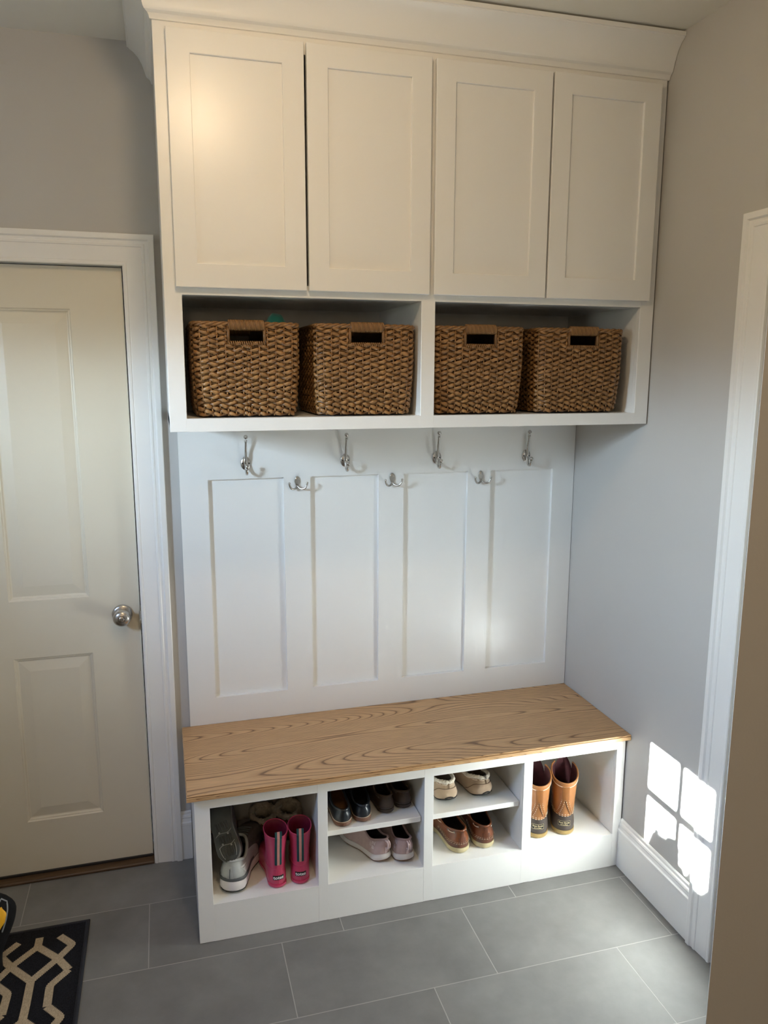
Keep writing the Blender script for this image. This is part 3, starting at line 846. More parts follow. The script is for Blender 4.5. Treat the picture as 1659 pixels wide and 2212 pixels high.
class Upper:
    """surface from the sole edge up to the collar"""
    def __init__(s, ol, th, y0, y1, wo, hr, hs, hf, toeh, toe_sp=.006, heel_sp=0.0, rows=11, lean=0.0, ocx=0.0, wave=0.0, bulge=.004):
        s.ol = ol; s.J = rows; n = len(ol); s.n = n; s.rows = []
        L = max(p[1] for p in ol); P0, P1, P2, P3 = [], [], [], []
        for k, (x, y, t, sg) in enumerate(ol):
            a = 2 * PI * k / n; tt = .5 - .5 * math.cos(a)
            yo = y0 + (y1 - y0) * tt
            xo = sg * wo / 2 * math.sqrt(max(0, 1 - abs(2 * tt - 1) ** 2.3)) + ocx
            zo = hr + (hs - hr) * smoothstep(0, .45, tt) if tt < .45 else hs + (hf - hs) * smoothstep(.45, 1, tt)
            zb = spring(t, toe_sp, heel_sp) + th * .93 + wave * (math.cos(2 * PI * t * .9) * .5)
            p0 = Vector((x * .965, y * .985 + .004, zb)); p3 = Vector((xo, yo, zo))
            h = p0 - p3; h.z = 0
            q = min(h.length / .07, 1)
            top = zo - zb
            up = top * .5 * (1 - q) + (toeh) * .95 * q
            outv = Vector((x, 0, 0)).normalized() if abs(x) > 1e-6 else Vector((0, 0, 0))
            if t < .1: outv = outv + Vector((0, -1, 0))
            p1 = p0 + Vector((0, 0, up)) + outv * bulge
            p2 = p3 + h * (.62 * q) + Vector((0, lean if t < .2 else 0, -top * (.42 * (1 - q) + .06 * q)))
            P0.append(p0); P1.append(p1); P2.append(p2); P3.append(p3)
        for j in range(rows):
            v = j / (rows - 1)
            s.rows.append([(1 - v) ** 3 * P0[k] + 3 * v * (1 - v) ** 2 * P1[k] + 3 * v * v * (1 - v) * P2[k] + v ** 3 * P3[k] for k in range(n)])
    def at(s, k, v):
        f = v * (len(s.rows) - 1); j = min(int(f), len(s.rows) - 2); f -= j
        return s.rows[j][k % s.n].lerp(s.rows[j + 1][k % s.n], f)
    def bm(s, v0=0.0, v1=1.0, ks=None, grow=0.0):
        bm = bmesh.new(); J = len(s.rows); rows = []
        c = Vector((0, s.rows[0][s.n // 2].y * .45, 0))
        m_ = max(2, int(round((v1 - v0) * (J - 1))) + 1)
        for j in range(m_):
            v = v0 + (v1 - v0) * j / (m_ - 1)
            ring = [s.at(k, v) for k in (ks if ks else range(s.n))]
            if grow:
                ring = [p + Vector((p.x - c.x, (p.y - c.y) * .5, 0)).normalized() * grow for p in ring]
            rows.append(ring)
        loft(bm, rows, ks is None); return bm
    def bvh(s):
        bm = s.bm(); t = BVHTree.FromBMesh(bm); bm.free(); return t
    def add_shaft(s, loops):
        """extend by explicit loops: (y0, y1, w, z_back, z_front)"""
        for (y0, y1, w, zb, zf) in loops:
            ring = []
            for k in range(s.n):
                a = 2 * PI * k / s.n; tt = .5 - .5 * math.cos(a); sg = 1 if math.sin(a) >= 0 else -1
                ring.append(Vector((sg * w / 2 * math.sqrt(max(0, 1 - abs(2 * tt - 1) ** 2.2)), y0 + (y1 - y0) * tt, zb + (zf - zb) * tt)))
            s.rows.append(ring)
    def lining(s, ins=.0035, depth=None, floor_z=.02, floor_f=.8):
        """inside surface from the collar to the insole"""
        bm = bmesh.new(); top = s.rows[-1]; c = sum(top, Vector()) / s.n
        rows = []
        J = len(s.rows)
        rows.append([p for p in top])
        for j in range(J - 1, -1, -1):
            ring = []
            for k, p in enumerate(s.rows[j]):
                a = s.rows[j][(k - 1) % s.n]; b_ = s.rows[j][(k + 1) % s.n]
                tn = (b_ - a); nn = Vector((tn.y, -tn.x, 0))
                nn = nn.normalized() if nn.length > 1e-7 else Vector((0, -1 if k == 0 else 1, 0))
                cc = Vector((0, s.rows[0][s.n // 2].y * .4, 0))
                if nn.dot(Vector((p.x - cc.x, p.y - cc.y, 0))) < 0: nn = -nn
                q = p - nn * ins; q.z -= .0022 if j < J - 1 else .0012
                q.z = max(q.z, floor_z); ring.append(q)
            rows.append(ring)
        loft(bm, rows, True, False, True)
        return bm

def dashes(bm, U, v, ks, r=.0006, n=26, off=.0008):
    """a row of n short stitches"""
    k0, k1 = ks[0], ks[-1]
    def P(f):
        k = k0 + (k1 - k0) * f; i = math.floor(k); p = U.at(i, v).lerp(U.at(i + 1, v), k - i)
        return p + Vector((p.x, p.y - .06, 0)).normalized() * off
    for i in range(n):
        tube(bm, [P(i / n), P((i + .3) / n), P((i + .62) / n)], r, 5)

def laces(U, k0, n_, r, y_list, mt, t, w=.026):
    bm = bmesh.new(); bvh = U.bvh()
    for i, y in enumerate(y_list):
        pts = []
        for q in range(9):
            x = -w / 2 + w * q / 8
            h = bvh.ray_cast(Vector((x, y + (.006 if i % 2 else -.006) * (q / 8 - .5), .4)), Vector((0, 0, -1)))
            if h[0] is not None: pts.append(h[0] + Vector((0, 0, r * .8)))
        if len(pts) > 2: tube(bm, pts, r, 6)
    if len(bm.verts): return obj('laces', bm, mt, t, smooth=True)
    bm.free()

RUB_BLACK = mat('black rubber', (0.016, 0.016, 0.017), 0.55, var=.2)
def place(t, x, y, z, deg): t.location = (x, y, z); t.rotation_euler = (0, 0, -math.radians(deg))

# ---- navy leather lace-up shoes
NAVY = mat('black navy leather', (0.012, 0.016, 0.022), 0.28, var=.3, vscale=20, bump=.1, bscale=250, coat=.3)
GUM = mat('brown gum sole', srgb(120, 84, 66), 0.6, var=.12, vscale=40)
INSOLE = mat('tan leather insole', srgb(120, 82, 48), 0.6, var=.15, vscale=30)
WELT = mat('pale welt', srgb(190, 170, 150), 0.6, var=.1)
BLACKIN = mat('black shoe lining', (0.015, 0.014, 0.013), 0.8, var=.2)
def navy_shoe(label, side, lining):
    t = thing('leather_shoe', label, 'shoe', group='black leather lace-up shoes')
    ol = outline(.250, .077, bend=.25 * side, heel=.80)
    obj('sole', sole_bm(ol, .0150, 1.02, .008), GUM, t, smooth=50)
    U = Upper(ol, .015, .006, .148, .053, .056, .050, .072, .045, .008)
    obj('upper', U.bm(), NAVY, t, smooth=True)
    bm = bmesh.new(); tube(bm, [p * 1.0 for p in U.rows[-1]], .0045, 8, closed=True); obj('padded_collar', bm, NAVY, t, smooth=True)
    obj('lining', U.lining(.004, floor_z=.020), lining, t, smooth=True)
    bm = bmesh.new(); tube(bm, [U.at(k, .02) + Vector((U.at(k, .02).x * .03, 0, .0)) for k in range(U.n)], .0016, 6, closed=True); obj('welt', bm, WELT, t, smooth=True)
    laces(U, 0, 0, .0022, (.160, .172, .184), NAVY, t, .034)
    # loose loops of the bow
    bm = bmesh.new()
    for s in (-1, 1):
        tube(bm, catmull([(0, .150, .074), (s * .018, .145, .083), (s * .036, .140, .070), (s * .040, .135, .050), (s * .030, .145, .060), (0, .152, .075)], 5), .0017, 6)
    obj('bow', bm, NAVY, t, smooth=True)
    return t
place(navy_shoe('black leather lace-up shoe, left one of its pair, tan insole showing', -1, INSOLE), -.9935, -.413, SHZ + .0008, -1)
place(navy_shoe('black leather lace-up shoe, right one of its pair, black inside', 1, BLACKIN), -.9280, -.404, SHZ + .0008, 4)

# ---- small dark brown shoes
DKBR = mat('worn dark brown leather', srgb(72, 58, 48), 0.5, var=.25, vscale=30, bump=.25, bscale=150)
DKBRS = mat('dark brown sole', srgb(62, 50, 42), 0.6, var=.15)
GREYLN = mat('grey lining', srgb(92, 84, 78), 0.8, var=.2)
def brown_shoe(label, side):
    t = thing('leather_shoe', label, 'shoe', group='small dark brown shoes')
    ol = outline(.210, .068, bend=.2 * side, heel=.84)
    obj('sole', sole_bm(ol, .0135, 1.0, .008, .004), DKBRS, t, smooth=50)
    U = Upper(ol, .0135, .008, .105, .048, .060, .052, .070, .040, .008, .004)
    obj('upper', U.bm(), DKBR, t, smooth=True)
    bm = bmesh.new(); tube(bm, U.rows[-1], .0042, 8, closed=True); obj('padded_collar', bm, DKBR, t, smooth=True)
    obj('lining', U.lining(.004, floor_z=.018), BLACKIN, t, smooth=True)
    bm = bmesh.new(); tube(bm, catmull([(-.012, .108, .066), (-.010, .112, .082), (0, .113, .086), (.010, .112, .082), (.012, .108, .066)], 5), .0035, 7); obj('tongue_loop', bm, GREYLN, t, smooth=True)
    bm = bmesh.new(); ks = list(range(-13, 14)); tube(bm, [U.at(k, .06) + Vector((U.at(k, .06).x, U.at(k, .06).y - .05, 0)).normalized() * .001 for k in ks], .0012, 6); obj('heel_seam', bm, GREYLN, t, smooth=True)
    for s in (-1, 1):
        bm = bmesh.new(); ks = list(range(s * 8, s * 13, s)); tube(bm, [U.at(k, .80) + Vector((s * .0015, 0, 0)) for k in ks], .0020, 6, flat=1.5); obj('side_tab', bm, GREYLN, t, smooth=True)
    return t
place(brown_shoe('small dark brown shoe beside the black lace-ups', -1), -.8370, -.380, SHZ + .0008, -6)
place(brown_shoe('small dark brown shoe turned towards the upper shelf end', 1), -.7690, -.366, SHZ + .0008, -12)

# ---- pale pink sneakers
PINK = mat('dusty pink knit', srgb(178, 153, 148), 0.75, var=.06, vscale=60, bump=.25, bscale=600, sheen=.2)
PINKD = mat('dusty pink trim', srgb(160, 135, 132), 0.65, var=.06)
FOAM = mat('off-white foam', srgb(206, 200, 196), 0.6, var=.04, vscale=25)
GUM2 = mat('amber gum outsole', srgb(116, 78, 54), 0.6, var=.1)
SATIN = mat('pale satin tape', srgb(214, 190, 188), 0.35, var=.05)
LOGO = mat('pale grey print', srgb(206, 190, 188), 0.5, var=.03)
def pink_sneaker(label, side):
    t = thing('sneaker', label, 'shoe', group='pale pink sneakers')
    ol = outline(.245, .077, bend=.25 * side, heel=.84, waist=.78)
    obj('midsole', sole_bm(ol, .0225, 1.07, .016, .012, .004, .93), FOAM, t, smooth=50)
    bm = sole_bm(ol, .006, .97, .016, .012, 0, .9); o = obj('outsole', bm, GUM2, t, smooth=50); o.location.z = -.0012
    U = Upper(ol, .0225, .004, .118, .050, .084, .070, .092, .044, .016, .012, wave=.004, lean=-.002)
    obj('upper', U.bm(), PINK, t, smooth=True)
    bm = bmesh.new(); tube(bm, U.rows[-1], .0038, 8, closed=True); obj('padded_collar', bm, PINKD, t, smooth=True)
    obj('lining', U.lining(.004, floor_z=.028), BLACKIN, t, smooth=True)
    bvh = U.bvh()
    bm = grid_patch(-.006, .006, .026, .056, 3, 8); project(bm, bvh, .0008); thicken(bm, (0, -1, 0), .001); obj('heel_strip', bm, SATIN, t)
    yb_ = bvh.ray_cast(Vector((0, -1, .066)), Vector((0, 1, 0)))[0].y
    bm = bmesh.new()
    for dx in (-.0035, .0035):
        tube(bm, catmull([(dx, yb_ + .002, .080), (dx, yb_ - .009, .078), (dx, yb_ - .0125, .067), (dx, yb_ - .009, .056), (dx, yb_ + .001, .054)], 5), .0030, 6, flat=1.0)
    obj('pull_loop', bm, SATIN, t, smooth=True)
    # two-letter mark with speed lines on the outer side
    for s in (-1, 1):
        bm = text_bm('N', .015, .0006, 1.25)
        for v in bm.verts: v.co.z += .0075; v.co.x += .0005
        b2 = text_bm('B', .015, .0006, 1.25)
        for v in b2.verts: v.co.z -= .0065; v.co.x -= .0005
        me_ = bpy.data.meshes.new('tmp'); b2.to_mesh(me_); b2.free(); bm.from_mesh(me_); bpy.data.meshes.remove(me_)
        for i in range(3):
            z = .004 - i * .004
            q = [bm.verts.new((s * a, 0, zz)) for a, zz in ((.008, z), (.017, z), (.017, z + .0016), (.008, z + .0016))]
            bm.faces.new(q)
        bmesh.ops.subdivide_edges(bm, edges=bm.edges[:], cuts=1)
        for v in bm.verts: v.co = Vector((0, .038 - s * v.co.x * -1 if s < 0 else .038 + v.co.x, v.co.z + .055))
        project(bm, bvh, .0008, (1, 0, 0) if s < 0 else (-1, 0, 0))
        lg = obj('logo', bm, LOGO, t); lg['label'] = 'pale two-letter logo'
    laces(U, 0, 0, .0026, (.128, .140, .152, .164), PINKD, t, .040)
    return t
FZ = OZ0 + .0008
place(pink_sneaker('pale pink sneaker with logo side showing, under the left shelf', -1), -.8450, -.386, FZ, -24)
place(pink_sneaker('pale pink sneaker against the divider, under the left shelf', 1), -.7790, -.409, FZ, -8)

# ---- shearling moccasins
SUEDE = mat('tan suede', srgb(178, 154, 128), 0.9, var=.10, vscale=22, bump=.4, bscale=400, sheen=.4)
SUEDED = mat('dark suede seam', srgb(110, 88, 70), 0.9, var=.1)
FLEECE = mat('cream fleece', srgb(214, 204, 188), 0.95, var=.12, vscale=60, bump=1.0, bscale=220, sheen=.5)
LEATHER_LACE = mat('pale leather lace', srgb(226, 204, 180), 0.5, var=.06)
FELT = mat('grey brown insole', srgb(112, 98, 82), 0.9, var=.2, vscale=30)
def moccasin(label, side):
    t = thing('moccasin_slipper', label, 'slipper', group='tan moccasin slippers')
    ol = outline(.260, .090, bend=.2 * side, heel=.88)
    U = Upper(ol, .006, .014, .165, .070, .068, .058, .080, .048, .010, .012, bulge=.008)
    obj('upper', U.bm(), SUEDE, t, smooth=True)
    obj('sole', sole_bm(ol, .008, .94, .010, .010, 0, .9), RUB_BLACK, t, smooth=50)
    bvh = U.bvh()
    # black nubs curling up the heel
    bm = bmesh.new()
    base = grid_patch(-.020, .020, .007, .024, 12, 4)
    for v in base.verts:
        f = (v.co.z - .007) / .017; v.co.x *= 1 - .22 * f; v.co.z -= .010 * (v.co.x / .02) ** 2 * f
    project(base, bvh, .0008); thicken(base, (0, -1, 0), .0025)
    hp = obj('heel_nubs', base, RUB_BLACK, t)
    bm = bmesh.new()
    for x in (-.009, 0, .009):
        p = bvh.ray_cast(Vector((x, -1, .0155)), Vector((0, 1, 0)))[0]
        ball(bm, (x, p.y - .003, .0150), .0034, 8)
    obj('nub', bm, RUB_BLACK, hp, smooth=True)
    # heel counter seam
    bm = bmesh.new(); ks = list(range(-9, 10)); arc = []
    for i, k in enumerate(ks):
        f = abs(i - 9) / 9; v = .60 - .50 * smoothstep(.55, 1.0, f)
        p = U.at(k, v); arc.append(p + Vector((p.x * .5, -.02, 0)).normalized() * .0010)
    tube(bm, arc, .0011, 6); tube(bm, [U.at(0, .6) + Vector((0, -.0012, 0)), U.at(0, .95) + Vector((0, -.0012, 0))], .0012, 6)
    obj('heel_seam', bm, SUEDED, t, smooth=True)
    # leather lace threaded under the collar
    bm = bmesh.new()
    for k0 in range(-20, 20, 4):
        pts = [U.at(k, .86) + Vector((U.at(k, .86).x, U.at(k, .86).y - .07, 0)).normalized() * (.0014 if k0 < k < k0 + 3 else -.0006) for k in range(k0, k0 + 4)]
        tube(bm, pts, .0016, 6)
    obj('lace', bm, LEATHER_LACE, t, smooth=True)
    # fleece cuff as a bumpy roll
    bm = bmesh.new(); rnd = random.Random(side + 5)
    pts = []; rr_ = []
    for k in range(U.n):
        p = U.rows[-1][k]; q = U.rows[-1][(k + 1) % U.n]
        for f in (0, .33, .66): pts.append(p.lerp(q, f) + Vector((0, 0, .001 + rnd.uniform(0, .002)))); rr_.append(.0062 + rnd.uniform(-.0014, .0016))
    tube(bm, pts, rr_, 8, closed=True); obj('fleece_collar', bm, FLEECE, t, smooth=True)
    obj('lining', U.lining(.006, floor_z=.018), FELT, t, smooth=True)
    return t
place(moccasin('tan suede moccasin slipper cut off by the divider, right upper shelf', -1), -.6220, -.372, SHZ + .0008, -1)
place(moccasin('tan suede moccasin slipper in the middle of the right upper shelf', 1), -.4870, -.374, SHZ + .0008, -12)

# ---- brown boat shoes
BOAT = mat('polished brown leather', srgb(124, 72, 44), 0.30, var=.16, vscale=18, bump=.12, bscale=220, coat=.25)
BOATD = mat('darker brown leather', srgb(96, 54, 34), 0.34, var=.15, vscale=18, coat=.2)
BSOLE = mat('cream rubber sole', srgb(196, 182, 142), 0.6, var=.08, vscale=30)
THREAD = mat('pale thread', srgb(214, 196, 170), 0.6, var=.05)
DKIN = mat('dark shoe inside', (0.02, 0.014, 0.010), 0.6, var=.3)
def boat_shoe(label, side):
    t = thing('boat_shoe', label, 'shoe', group='brown leather boat shoes')
    ol = outline(.280, .088, bend=.22 * side, heel=.86)
    obj('sole', sole_bm(ol, .0195, 1.02, .006), BSOLE, t, smooth=50)
    U = Upper(ol, .0195, .010, .170, .064, .078, .066, .078, .046, .006, lean=.002)
    obj('upper', U.bm(), BOAT, t, smooth=True)
    bm = bmesh.new(); tube(bm, U.rows[-1], .0034, 8, closed=True); obj('collar', bm, BOAT, t, smooth=True)
    obj('lining', U.lining(.0035, floor_z=.026), DKIN, t, smooth=True)
    ks = list(range(-12, 13))
    obj('heel_guard', U.bm(0.02, .20, ks, .0014), BOATD, t, smooth=True)
    bm = bmesh.new()
    dashes(bm, U, .205, ks, .0007, 24, .0020); dashes(bm, U, .27, ks, .0006, 26, .0010); obj('stitching', bm, THREAD, t, smooth=True)
    bvh = U.bvh()
    bm = grid_patch(-.0055, .0055, .052, .074, 3, 6); project(bm, bvh, .0008); thicken(bm, (0, -1, 0), .0012); obj('heel_tab', bm, BOATD, t)
    bm = grid_patch(-.013, .013, .034, .054, 6, 4); project(bm, bvh, .0008); thicken(bm, (0, -1, 0), .0006); obj('heel_patch', bm, BOATD, t)
    for s in (-1, 1):
        for k0, k1 in ((5, 9), (13, 17), (19, 23)):
            kk = [s * k for k in range(k0, k1 + 1)]
            pts = []
            for i, k in enumerate(kk):
                p = U.at(k, .84); pts.append(p + Vector((s, 0, 0)) * (.0022 if 0 < i < len(kk) - 1 else -.001) + Vector((0, 0, -.002 * math.sin(PI * i / (len(kk) - 1)))))
            bm = bmesh.new(); tube(bm, catmull(pts, 3), .0015, 6); obj('side_lace', bm, LEATHER_LACE, t, smooth=True)
        for k in (5, 9):
            p = U.at(s * k, .84); c = p + Vector((s * .0012, 0, 0))
            bm = bmesh.new(); tube(bm, [c + Vector((0, .0035 * math.cos(q * PI / 5), .0035 * math.sin(q * PI / 5))) for q in range(10)], .0009, 5, closed=True); obj('eyelet', bm, METAL, t, smooth=True)
    return t
place(boat_shoe('brown leather boat shoe with side lace showing, under the right shelf', -1), -.5840, -.408, FZ, -6)
place(boat_shoe('brown leather boat shoe, right of its mate under the right shelf', 1), -.4980, -.405, FZ, 6)

# ---- tan leather and rubber hunting boots
TAN = mat('tan boot leather', srgb(160, 107, 63), 0.36, var=.13, vscale=14, bump=.15, bscale=200, coat=.15)
TAND = mat('darker tan strap', srgb(132, 84, 42), 0.42, var=.1, vscale=20)
RUBBR = mat('dark brown rubber', srgb(74, 66, 62), 0.45, var=.08)
CREPE = mat('tan crepe sole', srgb(170, 144, 92), 0.65, var=.14, vscale=40)
WINE = mat('wine red lining', srgb(78, 38, 44), 0.8, var=.3, vscale=30)
LABELB = mat('black label', (0.015, 0.014, 0.013), 0.5, var=.1)
LABELT = mat('cream label print', srgb(206, 190, 150), 0.5, var=.05)
def hunting_boot(label, side):
    t = thing('hunting_boot', label, 'boot', group='tan leather boots with rubber bottoms')
    ol = outline(.290, .092, bend=.2 * side, heel=.86)
    obj('sole', sole_bm(ol, .0165, 1.0, .006), CREPE, t, smooth=50)
    U = Upper(ol, .0165, .004, .150, .074, .070, .074, .098, .060, .006, bulge=.005)
    obj('rubber_shell', U.bm(), RUBBR, t, smooth=True)
    S = Upper(ol, .0165, .004, .150, .074, .070, .074, .098, .060, .006, bulge=.005); base = S.rows[-1]; S.rows = [[p + Vector((0, 0, -.012)) for p in base], base]
    # collar loops rise to the front, split at the throat
    S.add_shaft([(.000, .148, .078, .085, .120), (-.001, .140, .080, .105, .140), (.000, .132, .083, .130, .160), (.001, .128, .087, .160, .190), (.000, .125, .091, .196, .226)])
    half = S.n // 2; gap = 6
    ks = [k % S.n for k in range(-(half - gap), half - gap + 1)]
    bm = bmesh.new(); loft(bm, [[r[k] for k in ks] for r in S.rows], False)
    top = bm
    obj('leather_shaft', top, TAN, t, smooth=True)
    bm = bmesh.new()
    rows = []
    cc = Vector((0, .062, 0))
    for r in reversed(S.rows):
        rows.append([r[k] - Vector((r[k].x - cc.x, r[k].y - cc.y, 0)).normalized() * .0032 for k in ks])
    rows.insert(0, [S.rows[-1][k] for k in ks])
    rows.append([Vector((p.x * .9, .012 + p.y * .85, .024)) for p in rows[-1]])
    vs = loft(bm, rows, False); bm.faces.new(vs[-1])
    obj('lining', bm, WINE, t, smooth=True)
    bm = bmesh.new()          # tongue standing up at the throat
    rows = []
    for i in range(10):
        f = i / 9; z = .085 + .149 * f; w = .064 * (1 - smoothstep(.55, 1.25, f) ** 1.5) + .004
        rows.append([Vector((w / 2 * math.sin(q), .110 + .006 * (1 - f) + .018 * math.cos(q) + .006 * f, z)) for q in [(-1.25 + 2.5 * j / 10) for j in range(11)]])
    loft(bm, rows, False); thicken(bm, (0, -1, 0), .002); tg = obj('tongue', bm, WINE, t, smooth=True); tg['label'] = 'wine red tongue'
    Tt = BVHTree.FromBMesh(_tmp := S_bm(S, ks)); _tmp.free()
    Tu = U.bvh()
    bm = bmesh.new(); tube(bm, [S.rows[-1][k] for k in ks], .0030, 8); obj('collar_binding', bm, TAN, t, smooth=True)
    bm = bmesh.new()
    rim = [S.rows[-2][k].lerp(S.rows[-1][k], .62) for k in ks]
    rim = [p + Vector((p.x, p.y - .06, 0)).normalized() * .0012 for p in rim]; tube(bm, rim, .0014, 6); obj('collar_seam', bm, LEATHER_LACE, t, smooth=True)
    bm = grid_patch(-.0125, .0125, .136, .184, 6, 8); project(bm, Tt, .0022); thicken(bm, (0, -1, 0), .0026); ps = obj('back_strap', bm, TAND, t)
    for s in (-1, 1):         # two flared straps forming an inverted V
        bm = bmesh.new(); rows = []
        for i in range(9):
            f = i / 8; z = .138 - .062 * f; xc = s * (.0065 + .0130 * f + .0065 * f * f)
            rows.append([Vector((xc + d * (.0062 - .001 * f), 0, z)) for d in (-1, -.33, .33, 1)])
        loft(bm, rows, False); project(bm, Tt, .0016); thicken(bm, (0, -1, 0), .0018); obj('gusset_strap', bm, TAND, t)
        bm = bmesh.new()
        for e in (-1, 1):
            pts = []
            for i in range(17):
                f = i / 16; z = .138 - .062 * f; x = s * (.0065 + .0130 * f + .0065 * f * f) + e * (.0050 - .001 * f)
                h = Tt.ray_cast(Vector((x, -1, z)), Vector((0, 1, 0)))[0]
                if h is not None: pts.append(h + Vector((0, -.0036, 0)))
            for i in range(0, len(pts) - 1, 2): tube(bm, pts[i:i + 2], .0007, 4)
        obj('stitching', bm, THREAD, t)
    bm = bmesh.new()
    for zz in (.0755, .0815):
        kk = list(range(-16, 17))
        pts = []
        for k in kk:
            p = S.rows[1][k % S.n]; o = Vector((p.x, p.y - .06, 0)).normalized()
            pts.append(p + o * .0020 + Vector((0, 0, zz - .0735)))
        for i in range(0, len(pts) - 1, 2): tube(bm, [pts[i], (pts[i] + pts[i + 1]) / 2, pts[i].lerp(pts[i + 1], .9)], .0010, 5)
    obj('row_stitching', bm, THREAD, t)
    # label with the name woven on it
    bm = grid_patch(-.0215, .0215, .0365, .0545, 10, 3); project(bm, Tu, .0010); lb_ = obj('label', bm, LABELB, t); lb_['label'] = 'black heel label with cream lettering'
    bm = bmesh.new()
    e = (.0205, .0375, .0535)
    loop = [(-e[0] + 2 * e[0] * i / 8, e[1]) for i in range(9)] + [(e[0], e[2])] + [(e[0] - 2 * e[0] * i / 8, e[2]) for i in range(1, 9)]
    pts = []
    for x, z in loop:
        h = Tu.ray_cast(Vector((x, -1, z)), Vector((0, 1, 0)))[0]; pts.append(h + Vector((0, -.0014, 0)))
    tube(bm, pts, .0005, 4, closed=True); obj('label_border', bm, LABELT, lb_)
    for s_, sz, z in (('Bean Boots', .0078, .0478), ('by L.L.Bean', .0054, .0412)):
        bm = text_bm(s_, sz, .00018); bmesh.ops.subdivide_edges(bm, edges=bm.edges[:], cuts=1)
        for v in bm.verts: v.co.z += z
        project(bm, Tu, .0016); obj('lettering', bm, LABELT, lb_)
    return t
def S_bm(S, ks):
    bm = bmesh.new(); loft(bm, [[r[k] for k in ks] for r in S.rows], False); return bm
place(hunting_boot('tan leather boot with brown rubber bottom, half hidden by the divider', -1), -.3040, -.400, FZ, 20)
place(hunting_boot('tan leather boot with brown rubber bottom, fully in view, rightmost', 1), -.2060, -.406, FZ, 23)

# ---- pink rain boots
PINKR = mat('glossy pink rubber', srgb(200, 68, 102), 0.30, var=.04, vscale=10, coat=.15)
PINKI = mat('dark pink inside', srgb(120, 14, 46), 0.6, var=.1)
TEALB = mat('dark teal webbing', srgb(24, 72, 76), 0.7, var=.15, bump=.4, bscale=500)
SALM = mat('salmon webbing', srgb(202, 142, 132), 0.7, var=.1, bump=.4, bscale=500)
WHITEP = mat('white print', (0.85, 0.85, 0.83), 0.5, var=.02)
def rain_boot(label, side):
    t = thing('rain_boot', label, 'boot', group='pink rain boots')
    ol = outline(.205, .070, bend=.2 * side, heel=.84)
    obj('sole', sole_bm(ol, .010, 1.02, .005), PINKR, t, smooth=50)
    U = Upper(ol, .010, .006, .100, .058, .062, .066, .080, .046, .005, bulge=.004)
    U.add_shaft([(.004, .096, .059, .084, .096), (.002, .092, .061, .106, .118), (-.001, .088, .065, .132, .142), (-.005, .087, .070, .158, .166), (-.008, .086, .073, .178, .188)])
    obj('shaft', U.bm(), PINKR, t, smooth=True)
    bm = bmesh.new(); tube(bm, U.rows[-1], .0017, 6, closed=True); obj('rim', bm, PINKR, t, smooth=True)
    obj('lining', U.lining(.003, floor_z=.016), PINKI, t, smooth=True)
    bvh = U.bvh()
    bm = bmesh.new()
    arc = [U.at(k, 10 / 15) for k in range(-13, 14)]
    tube(bm, [p + Vector((p.x, p.y - .05, 0)).normalized() * .0004 for p in arc], .0011, 6)
    h0_ = [bvh.ray_cast(Vector((0, -1, z / 1000)), Vector((0, 1, 0)))[0] for z in range(14, 62, 6)]
    tube(bm, h0_, .0007, 6); obj('moulded_seam', bm, PINKR, t, smooth=True)
    # striped webbing pull tab rising above the rim
    tabs = ((-.0110, -.0040, TEALB), (-.0040, .0040, SALM), (.0040, .0110, TEALB)); tabp = None
    for x0, x1, mm in tabs:
        bm = grid_patch(x0, x1, .078, .184, 2, 16)
        project(bm, bvh, .0010)
        ytop = max(v.co.z for v in bm.verts)
        for v in bm.verts:
            if v.co.z > .1765: v.co.y = U.rows[-1][0].y - .0012; v.co.z = .200 if v.co.z > .180 else v.co.z
        thicken(bm, (0, -1, 0), .0014)
        o = obj('pull_tab' if tabp is None else 'stripe', bm, mm, t if tabp is None else tabp)
        if tabp is None: tabp = o; o['label'] = 'teal and salmon striped pull tab'
    bm = grid_patch(-.0170, .0170, .0275, .0415, 10, 3); project(bm, bvh, .0008); lb_ = obj('label', bm, LABELB, t); lb_['label'] = 'small black logo label with white lettering'
    bm = text_bm('totes', .0140, .0004, 1.10); bmesh.ops.subdivide_edges(bm, edges=bm.edges[:], cuts=1)
    for v in bm.verts: v.co.z += .0347
    project(bm, bvh, .0014); obj('lettering', bm, WHITEP, lb_)
    return t
place(rain_boot('pink rain boot with striped pull tab, left one of its pair', -1), -1.2075, -.420, FZ, -3)
place(rain_boot('pink rain boot with striped pull tab, nearer the divider', 1), -1.1380, -.420, FZ, 7)

